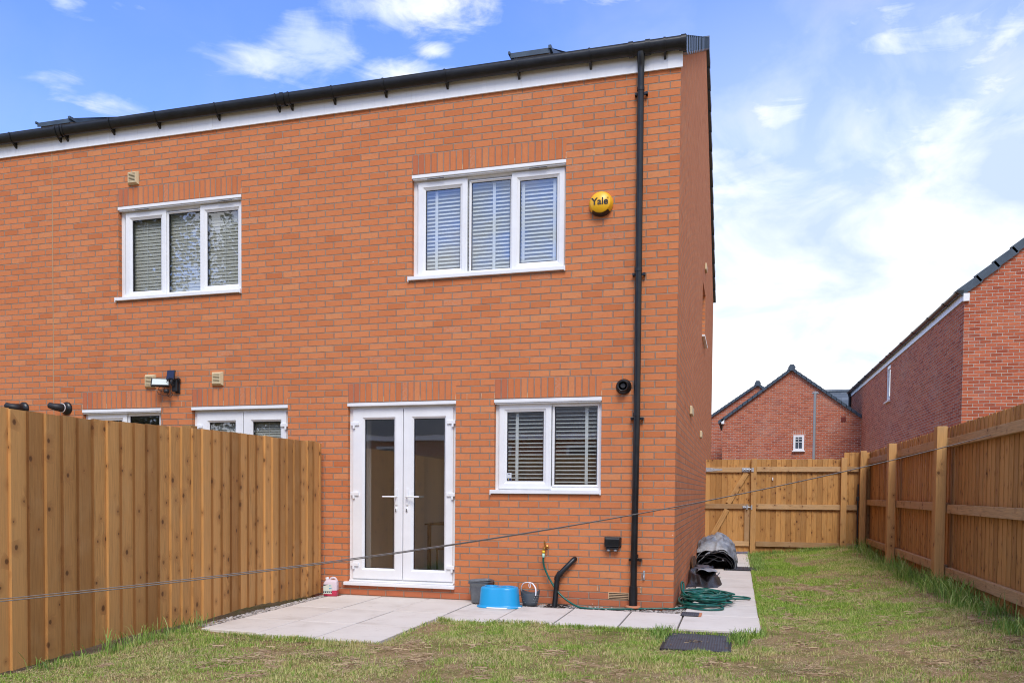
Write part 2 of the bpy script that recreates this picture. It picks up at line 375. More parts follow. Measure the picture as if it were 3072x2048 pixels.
# gable side wall X = 0
gops = [(6.15, 7.40, 3.93, 4.86)]
wall_cells(mb, gops, [(6.15, 7.40, 4.86, 5.085)], 0, YB, -.15, EAVE, 'x')
for (a, b, c, d) in gops:
    mb.face([(0, b, c), (-.09, b, c), (-.09, b, d), (0, b, d)], [(.22, c), (.13, c), (.13, d), (.22, d)])
    mb.face([(-.09, a, c), (0, a, c), (0, a, d), (-.09, a, d)], [(.13, c), (.22, c), (.22, d), (.13, d)])
    mb.face([(0, a, d), (-.09, a, d), (-.09, b, d), (0, b, d)], [(a, .03), (a, .05), (b, .05), (b, .03)])
    mb.face([(0, a, c), (-.09, a, c), (-.09, b, c), (0, b, c)], [(a, .03), (a, .05), (b, .05), (b, .03)])
zr = 5.66 + RSL * YR
zr = 5.845 + RSL * (YR + .07) - .02
mb.face([(0, 0, EAVE), (0, YB, EAVE), (0, YB, 5.84), (0, YR, zr), (0, 0, 5.85)], [(.1175, EAVE), (YB + .1175, EAVE), (YB + .1175, 5.84), (YR + .1175, zr), (.1175, 5.85)])
mb.face([(XL, YB, -.15), (0, YB, -.15), (0, YB, EAVE), (XL, YB, EAVE)], [(XL, 0), (0, 0), (0, EAVE), (XL, EAVE)])
mb.build('wall', [M_brick, M_soldier], house)
bx('movement_joint', mat('sandy_sealant', (.42, .27, .15), .9), house, -7.985, -7.972, -.003, .004, 0, EAVE)

# rooms behind the openings
mb = MB()
for (z0, z1) in ((0.06, 2.42), (2.75, 5.2)):
    mb.face([(XL + .3, 2.5, z0), (-.3, 2.5, z0), (-.3, 2.5, z1), (XL + .3, 2.5, z1)], mi=2)
    mb.face([(XL + .3, .10, z1), (-.3, .10, z1), (-.3, 3.6, z1), (XL + .3, 3.6, z1)], mi=0)
    mb.face([(XL + .3, .10, z0), (-.3, .10, z0), (-.3, 3.6, z0), (XL + .3, 3.6, z0)], mi=1)
    for xx in (-.3, -4.1, -8.0, XL + .3): mb.face([(xx, .10, z0), (xx, 3.6, z0), (xx, 3.6, z1), (xx, .10, z1)], mi=0)
# plastered inner leaf and reveals round each opening
def inner(o):
    a, b, c, d = o; y0, y1 = .135, .34
    for (p, q_) in (((a, c), (a, d)), ((b, c), (b, d)), ((a, d), (b, d)), ((a, c), (b, c))):
        mb.face([(p[0], y0, p[1]), (p[0], y1, p[1]), (q_[0], y1, q_[1]), (q_[0], y0, q_[1])], mi=2)
for o in ops: inner(o)
for (xa_, dz_) in ((-3.637, 2.3), (-5.75, 2.3)): mb.box(xa_ - .1, xa_, .135, .43, .06, dz_, mi=2)
def inner_wall(ops_, x0, x1, z0, z1):
    xs = sorted({x0, x1, *[v for o in ops_ for v in o[:2]]}); zs = sorted({z0, z1, *[min(max(v, z0), z1) for o in ops_ for v in o[2:4]]})
    for i in range(len(xs) - 1):
        for j in range(len(zs) - 1):
            mx_, mz = (xs[i] + xs[i + 1]) / 2, (zs[j] + zs[j + 1]) / 2
            if any(o[0] < mx_ < o[1] and o[2] < mz < o[3] for o in ops_): continue
            mb.face([(xs[i], .34, zs[j]), (xs[i + 1], .34, zs[j]), (xs[i + 1], .34, zs[j + 1]), (xs[i], .34, zs[j + 1])], mi=0)
inner_wall([o for o in ops if o[3] < 3], XL + .3, -.3, .06, 2.42); inner_wall([o for o in ops if o[3] > 3], XL + .3, -.3, 2.75, 5.2)
mb.build('interior_wall', [M_plaster, M_floor, M_plaster_w], house)

# fascia, soffit strip
mb = MB(); mb.box(XL, .012, -.022, -.002, 5.60, 5.86); mb.box(XL, .012, -.026, -.022, 5.60, 5.612)
mb.box(-.135, .018, -.030, -.0265, 5.598, 5.86)
for xj in (-2.13, -5.6, -7.1, -8.6): mb.box(xj, xj + .045, -.0255, -.0225, 5.613, 5.86)
mb.build('fascia', M_fascia, house)
bx('eaves_tray', M_blackm, house, XL, .0, -.05, .06, 5.861, 5.868)

# gutter: half round with open top
GD = 1.9
def gutter(mb, x0, x1, y, z, r, seg=10):
    rows = []
    for x in (x0, x1):
        row = [(x, y + r * math.cos(math.pi + math.pi * k / seg), z + GD * r * math.sin(math.pi + math.pi * k / seg)) for k in range(seg + 1)]
        row += [(x, y + (r - .004) * math.cos(2 * math.pi - math.pi * k / seg), z + GD * (r - .004) * math.sin(2 * math.pi - math.pi * k / seg)) for k in range(seg + 1)]
        rows.append(row)
    mb.grid(rows, closed=True); mb.face(rows[0]); mb.face(rows[1])
GY, GZ, GR = -.088, 5.858, .060
mb = MB(); gutter(mb, XL, .045, GY, GZ, GR)
gut = mb.build('gutter', M_black, house)
def bracket(x, wdt, big=False):
    b = MB(); r = GR + (.010 if big else .007)
    gutter(b, x - wdt / 2, x + wdt / 2, GY, GZ + .004, r)
    b.box(x - wdt / 2, x + wdt / 2, GY + r - .004, -.024, GZ - .10, GZ + .002)
    if not big:
        b.face([(x - .012, -.024, GZ - .165), (x + .012, -.024, GZ - .165), (x + .012, GY - .03, GZ - .095), (x - .012, GY - .03, GZ - .095)])
        for sx in (-.012, .012): b.face([(x + sx, -.024, GZ - .165), (x + sx, -.024, GZ - .03), (x + sx, GY - .03, GZ - .095)])
    b.build('gutter_union' if big else 'gutter_bracket', M_black, gut, bevel=0)
for x in (-.16, -.93, -1.71, -2.53, -3.265, -3.905, -4.46, -4.63, -5.45, -6.30, -6.98, -7.70, -7.81, -8.53, -9.3, -10.1): bracket(x, .022)
for x in (.03, -.33, -.50, -4.545, -7.755): bracket(x, .05, True)
b = MB(); b.face([(.052, GY + GR * 1.1 * math.cos(math.pi + math.pi * k / 12), GZ + GD * GR * 1.1 * math.sin(math.pi + math.pi * k / 12)) for k in range(13)]); b.build('gutter_end_cap', M_black, gut)

# downpipe
mb = MB(); PX = -.398; PY = -.058
mb.tube([(PX - .004, PY - .03, 5.77), (PX - .004, PY - .026, 5.71), (PX - .004, PY - .004, 5.66), (PX - .004, PY, 5.61), (PX, PY, 2.0), (PX - .012, PY, .2), (PX - .014, PY, .03)], [.044, .040, .036, .034, .034, .034, .040], 18)
dp = mb.build('downpipe', M_black, house)
for z in (5.41, 3.55, 2.045, .555):
    b = MB(); b.tube([(PX - .004, PY, z - .018), (PX - .004, PY, z + .018)], .039, 18); b.box(PX - .062, PX + .068, PY + .016, PY + .036, z - .055, z - .030)
    b.box(PX + .045, PX + .066, PY - .002, -.002, z - .055, z - .030); b.box(PX - .066, PX - .048, PY - .002, -.002, z - .055, z - .030)
    b.build('pipe_clip', M_black, dp)
b = MB(); b.tube([(PX - .014, PY, .0), (PX - .014, PY, .20), (PX - .013, PY, .235)], [.043, .045, .042], 18); b.build('pipe_socket', M_black, dp)
b = MB(); b.lathe([(.045, .0), (.078, .0), (.082, .012), (.076, .028), (.047, .028)], (PX - .014, PY, .002)); b.build('clay_collar', M_terra, dp)

# roof, verge, ridge
mb = MB(); y0 = -.07; z0 = 5.845
for (ya, za, yb, zb) in ((y0, z0, YR, z0 + RSL * (YR - y0)), (YB + .12, z0 - .02, YR, z0 + RSL * (YR - y0))):
    n = 17
    for i in range(n):
        f0, f1 = i / n, (i + 1) / n
        A = (ya + (yb - ya) * f0, za + (zb - za) * f0); B = (ya + (yb - ya) * f1, za + (zb - za) * f1)
        mb.face([(XL, A[0], A[1] + .014), (0.0, A[0], A[1] + .014), (0.0, B[0], B[1]), (XL, B[0], B[1])])
        mb.face([(XL, A[0], A[1]), (0.0, A[0], A[1]), (0.0, A[0], A[1] + .014), (XL, A[0], A[1] + .014)])
mb.build('roof', M_roof, house)
def verge_units(parent, ya, za, yb, zb, x0, x1, n, h=.15, m=M_verge, over=.05):
    L = math.hypot(yb - ya, zb - za); dy, dz = (yb - ya) / L, (zb - za) / L; b = MB()
    ny, nz_ = -dz, dy
    if nz_ < 0: ny, nz_ = -ny, -nz_
    for i in range(n):
        s0 = L * i / n - .0; s1 = L * (i + 1) / n + .035
        lo, hi_ = 0.030, 0.0            # every unit laps over the next
        P = []
        for s, lift in ((s0, lo), (s1, hi_)):
            for hh in (-h, .02):
                P.append((ya + dy * s + ny * (hh + lift), za + dz * s + nz_ * (hh + lift)))
        a, b2, c, d = P[0], P[1], P[2], P[3]
        ex = .012
        q = [(x0, *a), (x0, *b2), (x0, *c), (x0, *d), (x1 + ex, *a), (x1 + ex, *b2), (x1, *c), (x1, *d)]
        for fc in ((0, 1, 5, 4), (2, 6, 7, 3), (0, 4, 6, 2), (1, 3, 7, 5), (4, 5, 7, 6), (0, 2, 3, 1)): b.face([q[k] for k in fc])
    return b.build('verge', m, parent)
zrt = z0 + RSL * (YR - y0)
verge_units(house, y0 + .0, z0 - .005, YR, zrt + .005, -.02, .045, 15, h=.14)
verge_units(house, YB + .14, z0 + .005, YR, zrt + .005, -.02, .045, 15, h=.14)
mb = MB(); mb.tube([(XL, YR, zrt - .01), (.05, YR, zrt - .01)], .09, 12); mb.build('ridge_tile', M_roof, house)

# roof windows tilted open above the gutter
def roof_window(x0, x1):
    yb_ = 1.25; zb_ = z0 + RSL * (yb_ - y0); yt = 2.35; zt = z0 + RSL * (yt - y0)
    b = MB()
    P = [(x0, yb_, zb_ - .02), (x1, yb_, zb_ - .02), (x1, yt, zt - .02), (x0, yt, zt - .02), (x0, yb_, zb_ + .118), (x1, yb_, zb_ + .118), (x1, yt, zt + .03), (x0, yt, zt + .03)]
    for q in ((0, 1, 5, 4), (1, 2, 6, 5), (3, 0, 4, 7)): b.face([P[k] for k in q])
    o = b.build('roof_window', mat('brown_grey_frame', (.33, .25, .19), .6), house)
    b = MB(); Q = [(x0 - .04, yb_ - .03, zb_ + .080), (x1 + .012, yb_ - .03, zb_ + .080), (x1 + .012, yt, zt + .03), (x0 - .04, yt, zt + .03)]; e = .060
    b.face([(p[0], p[1], p[2] + e) for p in Q]); b.face(Q[::-1])
    for i in range(4):
        p, q_ = Q[i], Q[(i + 1) % 4]; ea = e if i != 1 else e; b.face([p, q_, (q_[0], q_[1], q_[2] + (e if q_[1] < 2 else .02)), (p[0], p[1], p[2] + (e if p[1] < 2 else .02))])
    b.box(x0 - .065, x0 - .04, yb_ - .05, yb_ + .5, zb_ + .125, zb_ + .155); b.box(x1 + .0, x1 + .035, yb_ - .05, yb_ + .2, zb_ + .125, zb_ + .165)
    b.build('sash', M_verge, o)
roof_window(-2.10, -1.66); roof_window(-9.33, -8.80)

# windows -------------------------------------------------------------
YF = .062       # frame face
def frame_prof(w_, d=0.0): return [(0, YF + .06), (0, YF + d), (w_ - .014, YF + d), (w_, YF + d + .012), (w_, YF + .06)]
def add_pane(parent, x0, x1, z0, z1, y):
    b = MB(); b.face([(x0, y, z0), (x1, y, z0), (x1, y, z1), (x0, y, z1)]); b.build('pane', M_glass, parent)
    b = MB(); b.ring(x0 - .001, x1 + .001, z0 - .001, z1 + .001, [(0, y - .004), (.008, y - .004), (.008, y + .02), (0, y + .02)]); b.build('glazing_seal', M_seal, parent)
def window(op, sections, sill=True, vents=0, parent=house):
    a, b_, c, d = op; zb = c + .035 if sill else c; zt = d - .045
    f = MB(); fw_ = .045
    f.ring(a + .001, b_ - .001, zb, zt, frame_prof(fw_))
    for k in range(len(sections) - 1):
        xm = (sections[k][1] + sections[k + 1][0]) / 2
        mw_ = .016; f.box(xm - mw_, xm + mw_, YF + .001, YF + .06, zb + .03, zt - .03)
    win = f.build('window', M_pvc, parent)
    for (x0, x1, z0_, z1_, sash) in sections:
        s = MB()
        if sash:
            w_ = .088; s.ring(x0 - w_, x1 + w_, z0_ - w_, z1_ + w_, [(0, YF + .03), (0, YF - .016), (.008, YF - .020), (w_ - .030, YF - .018), (w_ - .022, YF - .010), (w_, YF + .004), (w_, YF + .04)])
        else:
            w_ = .024; s.ring(x0 - w_, x1 + w_, z0_ - w_, z1_ + w_, [(0, YF + .03), (0, YF - .003), (.010, YF - .006), (w_, YF + .008), (w_, YF + .04)])
        so_ = s.build('sash' if sash else 'glazing_bead', M_pvc, win)
        add_pane(win, x0, x1, z0_, z1_, YF + .016)
    t = MB(); t.box(a - .002, b_ + .001, -.012, YF + .05, d - .044, d - .006); t.box(a + .005, b_ - .005, .0, YF + .05, d - .058, d - .0445)
    t.build('head_trim', M_pvc, win, bevel=.004)
    if vents:
        for xv in vents: bx('trickle_vent', M_seal, win, xv - .10, xv + .10, -.003, .010, d - .0625, d - .0585)
    if sill:
        t = MB(); t.box(a - .035, b_ + .002, -.035, YF + .05, c - .006, c + .034); t.box(a - .040, a - .030, -.038, .0, c - .024, c + .036)
        t.box(b_ - .008, b_ + .006, -.038, .0, c - .016, c + .040)
        t.build('sill', M_pvc, win, bevel=.004)
    return win
UPS = [(-2.815, -2.402, 3.735, 4.635, 1), (-2.272, -1.822, 3.685, 4.672, 0), (-1.715, -1.297, 3.740, 4.640, 1)]
window(ops[0], UPS, vents=(-2.68, -1.50))
window(ops[1], [(a - 3.975, b - 3.958, c, d, e) for a, b, c, d, e in UPS], vents=(-6.6, -5.4))
window(ops[2], [(-1.838, -1.422, 1.342, 2.108, 1), (-1.300, -.832, 1.305, 2.158, 0)])
window(ops[5], [(-7.39, -6.96, 1.342, 2.108, 1), (-6.84, -6.40, 1.305, 2.158, 0)])

def french_door(op, gl, xm, parent=house):
    a, b_, c, d = op; zt = d - .045
    f = MB(); f.ring(a + .001, b_ - .001, c + .03, zt, frame_prof(.05)); door = f.build('french_door', M_pvc, parent)
    t = MB(); t.box(a - .004, b_ + .004, -.014, YF + .05, d - .044, d - .006); t.build('head_trim', M_pvc, door, bevel=.004)
    t = MB(); t.box(a - .035, b_ + .005, -.045, YF + .05, c - .012, c + .028); t.box(a + .02, b_ - .02, .0, YF + .05, c + .0285, c + .05); t.build('threshold', M_pvc, door, bevel=.005)
    for k, (x0, x1) in enumerate(gl):
        xo = a + .042 if k == 0 else xm + .004; xi = xm - .004 if k == 0 else b_ - .042
        s = MB(); zb_, zt_ = c + .062, zt - .030; y1 = YF - .020; gz0, gz1 = .318, 2.056
        # leaf frame: outer rectangle to glass rectangle
        O = [(xo, zb_), (xi, zb_), (xi, zt_), (xo, zt_)]; I1 = [(x0 - .022, gz0 - .022), (x1 + .022, gz0 - .022), (x1 + .022, gz1 + .022), (x0 - .022, gz1 + .022)]
        I2 = [(x0, gz0), (x1, gz0), (x1, gz1), (x0, gz1)]
        loops = [(O, YF + .04), (O, y1 + .004), ([(O[0][0] + .005, O[0][1] + .005), (O[1][0] - .005, O[1][1] + .005), (O[2][0] - .005, O[2][1] - .005), (O[3][0] + .005, O[3][1] - .005)], y1), (I1, y1), (I2, y1 + .022), (I2, YF + .04)]
        for i in range(len(loops) - 1):
            A, ya_ = loops[i]; B, yb2 = loops[i + 1]
            for e in range(4): s.face([(A[e][0], ya_, A[e][1]), (A[(e + 1) % 4][0], ya_, A[(e + 1) % 4][1]), (B[(e + 1) % 4][0], yb2, B[(e + 1) % 4][1]), (B[e][0], yb2, B[e][1])])
        leaf = s.build('door_leaf', M_pvc, door)
        add_pane(door, x0, x1, gz0, gz1, YF + .016)
        hx = xm - .078 if k == 0 else xm + .055; sg = -1 if k == 0 else 1
        h = MB(); h.box(hx - .014, hx + .014, y1 - .011, y1 + .001, 1.06, 1.25); h.tube([(hx, y1 - .01, 1.158), (hx, y1 - .045, 1.158), (hx + sg * .012, y1 - .052, 1.158), (hx + sg * .16, y1 - .050, 1.158)], [.009, .009, .0095, .0085], 10)
        h.build('handle', M_pvc, door, bevel=.002)
        h = MB(); h.lathe([(.0, .0135), (.018, .0135), (.021, .010), (.021, .0)], (hx - .004, y1, 1.01), 16, 'y', sx=.75, sy=1.3); h.build('escutcheon', M_pvc, door)
        bx('keyhole', M_blackm, door, hx - .008, hx + .000, y1 - .0155, y1 - .0138, .985, 1.02)
        for z in (2.005, 1.185, .355):
            h = MB(); xh = a + .075 if k == 0 else b_ - .062
            h.box(xh - .050, xh + .050, y1 - .020, y1 + .002, z - .018, z + .022)
            xc = xh - .012 if k == 0 else xh + .018
            h.box(xc - .012, xc + .012, y1 - .026, y1 - .002, z - .055, z - .0185); h.build('hinge', M_pvc, door, bevel=.004)
    return door
french_door(ops[3], ((-3.560, -3.187), (-2.945, -2.570)), -3.070)
french_door(ops[4], ((-5.660, -5.292), (-5.048, -4.668)), -5.170)

# small window in the gable
b = MB(); T = Matrix(((0, 1, 0, -.15), (1, 0, 0, 0), (0, 0, 1, 0), (0, 0, 0, 1)))
b.ring(6.15, 7.40, 3.95, 4.85, [(0, .02), (0, .065), (.06, .065), (.06, .02)], T=T); gw = b.build('gable_window', M_pvc, house)
b = MB(); b.face([(-.11, 6.2, 4.0), (-.11, 7.35, 4.0), (-.11, 7.35, 4.8), (-.11, 6.2, 4.8)]); b.build('pane', M_glass, gw)
bx('sill', M_pvc, gw, -.08, .05, 6.1, 7.44, 3.90, 3.93); bx('inner_panel', M_plaster, gw, -.30, -.28, 6.0, 7.5, 3.8, 5.0)

# vents on walls
def louvre(x, z, w_=.155, h_=.165):
    b = MB(); a0, a1, c0, c1 = x - w_ / 2, x + w_ / 2, z - h_ / 2, z + h_ / 2
    b.ring(a0, a1, c0, c1, [(0, 0), (0, -.012), (.020, -.048), (.030, -.048), (.030, 0)]); 
    n = 6
    for i in range(n):
        zz = c0 + .030 + (h_ - .06) * (i + .5) / n
        b.face([(a0 + .028, -.046, zz + .004), (a1 - .028, -.046, zz + .004), (a1 - .028, -.030, zz + .012), (a0 + .028, -.030, zz + .012)])
        b.face([(a0 + .028, -.046, zz - .004), (a1 - .028, -.046, zz - .004), (a1 - .028, -.046, zz + .004), (a0 + .028, -.046, zz + .004)])
    o = b.build('wall_vent', M_cream, house); bx('vent_back', mat('vent_dark', (.03, .02, .01), .9), o, a0 + .025, a1 - .025, -.006, -.002, c0 + .025, c1 - .025)
for x, z in ((-6.47, 2.583), (-5.495, 2.583), (-6.71, 5.135)): louvre(x, z)
for (y, z, s_) in ((2.8, 2.325, .13), (5.95, 2.215, .10), (7.0, 5.27, .09)):
    b = MB(); b.box(.001, .035, y - .3 * s_ / .17, y + .3 * s_ / .17, z - .055, z + .055); b.build('wall_vent', M_cream, house, bevel=.008)
b = MB(); b.box(-.683, -.462, -.005, -.001, .082, .158)
ab = b.build('air_brick', mat('air_brick_cream', (.62, .42, .24), .7), house)
M_slot = mat('slot_dark', (.06, .035, .02), .9)
for i in range(4): bx('slot', M_slot, ab, -.675, -.47, -.0075, -.0052, .088 + i * .0180, .0965 + i * .0180)
# weep vents in the perpends
b = MB()
for o in ops:
    wd = o[1] - o[0]; zs_ = o[3]
    for fx in (0.002, .333, .667, .998):
        xx = o[0] + round(wd * fx / .075) * .075 if 0.01 < fx < .99 else (o[0] + .001 if fx < .5 else o[1] - .001)
        for i in range(5): b.box(xx - .0045, xx + .0045, -.004, -.001, zs_ + .006 + i * .0125, zs_ + .013 + i * .0125)
    for xx in (o[1] + .30, o[0] - .32):
        for i in range(5): b.box(xx - .0045, xx + .0045, -.004, -.001, zs_ + .006 + i * .0125, zs_ + .013 + i * .0125)
for xx in (-.34, -.80, -1.95, -2.20):
    for i in range(5): b.box(xx - .006, xx + .006, -.004, -.001, .165 + i * .0125, .172 + i * .0125)
b.build('weep_vent', mat('weep_vent_cream', (.66, .46, .28), .6), house)
# boiler flue
def flue(x, z, r, elbow=False):
    b = MB(); b.lathe([(r * .62, 0), (r, .0), (r * 1.0, .012), (r * .80, .030), (r * .66, .034), (r * .62, .10 if not elbow else .11)], (x, 0, z), 28, 'y')
    if not elbow:
        b.lathe([(r * .62, .10), (r * .55, .10), (r * .52, .02), (0.001, .018)], (x, 0, z), 28, 'y')
    o = b.build('boiler_flue', M_black, house)
    if elbow:
        e = MB(); e.tube([(x, -.09, z), (x, -.12, z), (x - .02, -.15, z + .002), (x - .06, -.165, z + .010), (x - .125, -.165, z + .028)], [r * .6, r * .6, r * .58, r * .52, r * .46], 16)
        e.build('flue_elbow', M_blackm, o)
    else:
        e = MB(); e.tube([(x, -.02, z + .0), (x, -.075, z + .004)], .026, 14); e.build('flue_core', M_blackm, o)
    return o
flue(-.545, 2.345, .082)
f1 = flue(-8.47, 2.285, .085, True); f2 = flue(-7.77, 2.270, .085, True)
b = MB(); b.tube([(-7.77, -.088, 2.27), (-7.77, -.098, 2.27)], .060, 20); b.build('flue_seal', M_pvc, f2)
# waste pipe
b = MB(); b.tube([(-1.050, .01, .500), (-1.050, -.025, .500), (-1.063, -.043, .487), (-1.205, -.060, .335), (-1.222, -.064, .312), (-1.228, -.066, .285), (-1.243, -.13, -.02)], [.028, .028, .028, .028, .030, .0285, .0285], 16)
wp = b.build('waste_pipe', M_black, house)
b = MB(); b.tube([(-1.192, -.0585, .350), (-1.212, -.061, .326)], .034, 16); b.tube([(-1.225, -.066, .305), (-1.229, -.070, .268)], .034, 16); b.build('pipe_collar', M_black, wp)

# ================================================================== ground
def sstep(x, a, b):
    t = np.clip((x - a) / (b - a), 0, 1); return t * t * (3 - 2 * t)
def gh(x, y):
    """height of the lawn"""
    x = np.asarray(x, float); y = np.asarray(y, float)
    h = -.012 + .125 * sstep(x, 1.3, 2.9) * sstep(y, -6.0, -1.0) + .055 * sstep(y, 5.5, 9) * sstep(x, .9, 1.6)
    h = h + .010 * np.sin(x * 2.1 + 1) * np.cos(y * 1.3) + .006 * np.sin(x * 5.3 + y * 3.1) - .03 * sstep(y, -5, -9)
    return h
def pav(x, y):
    x = np.asarray(x, float); y = np.asarray(y, float)
    a = (x > -3.93) & (x < -2.10) & (y > -2.90); b = (x > -2.2) & (x < .875) & (y > -1.475) ; c = (x > -.2) & (x < .875) & (y > -1.4)
    d = (x < -.0) & (y > -.3)
    return a | b | c | d
def ground_b(t, p):
    o = objc(t)
    a = t.noise(o, 1.3, 6, .62); b = t.noise(o, 9.0, 6, .7); c = t.noise(o, 60, 4, .7)
    mx1 = t.m('ADD', t.m('MULTIPLY', a, .55), t.m('MULTIPLY', b, .45))
    col = t.ramp(mx1, [(.36, (.13, .15, .035)), (.46, (.24, .20, .075)), (.54, (.36, .25, .13)), (.72, (.40, .27, .16))])
    col = t.mix(t.m('MULTIPLY', t.step(c, .45, .65), .6), col, (.10, .065, .03))
    t.put(p.inputs['Base Color'], col); p.inputs['Roughness'].default_value = .95; p.inputs['Specular IOR Level'].default_value = .1
    t.put(p.inputs['Normal'], t.bump(t.m('ADD', c, b), .8, .02))
M_lawn = mat('lawn_soil', build=ground_b)
gx = np.concatenate([np.linspace(-400, -14, 6), np.linspace(-13, 6, 90), np.linspace(7, 400, 6)]); gy = np.concatenate([np.linspace(-400, -14, 6), np.linspace(-13, 9.5, 110), np.linspace(11, 600, 8)])
mb = MB(); rows = []
for y in gy:
    hh = gh(gx, np.full_like(gx, y)); rows.append([(x, y, (h if abs(x) < 14 and abs(y) < 14 else -.03) - (.018 if pav(x, y) else 0)) for x, h in zip(gx, hh)])
mb.grid(rows); struct(mb.build('ground', M_lawn), 'worn lawn with green and straw coloured patches', cat='lawn')

# paving slabs, one sheet of separate thick slabs with open joints
def slab_b(t, p):
    u, v, _ = t.sep(uvc(t)); o = objc(t); a = t.new('ShaderNodeAttribute', attribute_name='rnd').outputs['Fac']
    n = t.noise(t.xyz(*t.sep(o)[:2], t.m('MULTIPLY', a, 30)), 2.2, 5, .62)
    c = t.ramp(n, [(.25, (.50, .45, .395)), (.45, (.62, .575, .52)), (.75, (.68, .64, .585))])
    c = t.mix(t.m('MULTIPLY', a, .35), c, (.60, .53, .46))
    st = t.noise(t.xyz(t.m('MULTIPLY', t.sep(o)[0], 1.2), t.m('MULTIPLY', t.sep(o)[1], 3.0), a), 3.2, 6, .7, 1.4)
    c = t.mix(t.m('MULTIPLY', t.step(st, .57, .72), .34), c, (.26, .20, .15))
    s2 = t.noise(t.xyz(*t.sep(o)[:2], 7.0), 34, 4, .7)
    c = t.mix(t.m('MULTIPLY', t.step(s2, .62, .72), .4), c, (.25, .21, .17))
    t.put(p.inputs['Base Color'], c); p.inputs['Roughness'].default_value = .85; p.inputs['Specular IOR Level'].default_value = .25
    t.put(p.inputs['Normal'], t.bump(t.noise(o, 40, 4), .15, .004))
M_slab = mat('paving_slab', build=slab_b)
mb = MB()
bx('paving_bed', mat('joint_sand', (.09, .075, .06), .95), None, -3.9, .84, -1.40, 9.0, -.06, -.022)
struct(bpy.data.objects['paving_bed']); bpy.data.objects['paving_bed'].name = 'path_bed'
def slab(P, z=.0):
    """P: four ground corners, counter-clockwise"""
    g = .0080; c = (sum(p[0] for p in P) / 4, sum(p[1] for p in P) / 4); r = rng.random(); z = z + rng.uniform(-.002, .002)
    Q = [(p[0] + math.copysign(g, c[0] - p[0]), p[1] + math.copysign(g, c[1] - p[1])) for p in P]
    Q2 = [(p[0] + math.copysign(.004, c[0] - p[0]), p[1] + math.copysign(.004, c[1] - p[1])) for p in Q]
    mb.face([(x, y, z) for x, y in Q2], [(x, y) for x, y in Q2], r=r)
    for k in range(4):
        a, b, a2, b2 = Q[k], Q[(k + 1) % 4], Q2[k], Q2[(k + 1) % 4]
        mb.face([(*a, z - .004), (*b, z - .004), (*b2, z), (*a2, z)], [a, b, b, a], r=r); mb.face([(*a, z - .05), (*b, z - .05), (*b, z - .004), (*a, z - .004)], [a, b, b, a], r=r)
xc = [-3.90, -3.305, -2.72, -2.135]; yc = [-2.88, -2.02, -1.10, -.15]
for i in range(3):
    for j in range(3):
        P = [(xc[i], yc[j]), (xc[i + 1], yc[j]), (xc[i + 1], yc[j + 1]), (xc[i], yc[j + 1])]
        if j == 0: P[0] = (P[0][0], P[0][1] + .16 * (2 - i) / 2); P[1] = (P[1][0], P[1][1] + .16 * (1.0 - i * .5) * .9)
        slab(P)
for i in range(3): slab([(xc[i] + (.1 if i == 0 else 0), -.15), (xc[i + 1], -.15), (xc[i + 1], .0), (xc[i] + (.1 if i == 0 else 0), .0)])
xs_ = [-2.135, -1.568, -1.0, -.402, .125, .855]
for i in range(5):
    yl = -1.50 + .05 * i; slab([(xs_[i], yl + (.02 if i == 4 else 0)), (xs_[i + 1], -1.50 + .05 * (i + 1)), (xs_[i + 1], -.30), (xs_[i], -.30)])
ys_ = [-.30, .65, 1.58, 2.58, 3.66, 5.05]
for j in range(5): slab([(.12, ys_[j]), (.848, ys_[j]), (.848, ys_[j + 1]), (.12, ys_[j + 1])])
slab([(.12, 5.05), (.44, 5.05), (.44, 5.75), (.12, 5.75)])
for (a, b) in ((5.75, 7.3), (7.3, 8.94)): slab([(.12, a), (.848, a), (.848, b), (.12, b)])
for (a, b) in ((8.96, 10.5), (10.5, 12.0)): slab([(.0, a), (.87, a), (.87, b), (.0, b)])
mbp = mb; struct(mb.build('path', M_slab), 'pale concrete slab patio and side path along the house', cat='paving')

# gravel margin: individual stones in one mesh
def stones(n, boxes, zb, smin, smax, name, cols, lab):
    bm_v = []; bm_f = []; rv = []; pr = [(-1, -1, -.6), (1, -1, -.6), (1, 1, -.6), (-1, 1, -.6), (-.7, -.7, .6), (.7, -.7, .6), (.7, .7, .6), (-.7, .7, .6)]
    fs = [(0, 3, 2, 1), (4, 5, 6, 7), (0, 1, 5, 4), (1, 2, 6, 5), (2, 3, 7, 6), (3, 0, 4, 7)]; b = MB()
    tot = sum((q[1] - q[0]) * (q[3] - q[2]) for q in boxes)
    for q in boxes:
        for _ in range(int(n * (q[1] - q[0]) * (q[3] - q[2]) / tot)):
            x = rng.uniform(q[0], q[1]); y = rng.uniform(q[2], q[3]); s = rng.uniform(smin, smax)
            T = Matrix.Translation((x, y, zb + rng.uniform(-.004, .012))) @ Matrix.Rotation(rng.uniform(0, 6.3), 4, 'Z') @ Matrix.Rotation(rng.uniform(-.9, .9), 4, 'X') @ Matrix.Diagonal((s, s * rng.uniform(.6, 1.0), s * rng.uniform(.4, .8), 1))
            V = [T @ (Vector(p) * rng.uniform(.75, 1.15)) for p in pr]; r = rng.random()
            for f_ in fs: b.face([V[k] for k in f_], r=r)
    o = b.build(name, cols); struct(o, lab, 'stuff', 'gravel'); return o
M_gravel = mat('gravel_stone', rough=.9, build=lambda t, p: t.put(p.inputs['Base Color'], t.mix(t.m('MULTIPLY', t.noise(objc(t), 90, 3), .5), t.ramp(t.new('ShaderNodeAttribute', attribute_name='rnd').outputs['Fac'], [(0, (.16, .13, .12)), (.3, (.33, .30, .27)), (.7, (.48, .44, .41)), (1, (.60, .55, .48))]), (.25, .21, .19))))
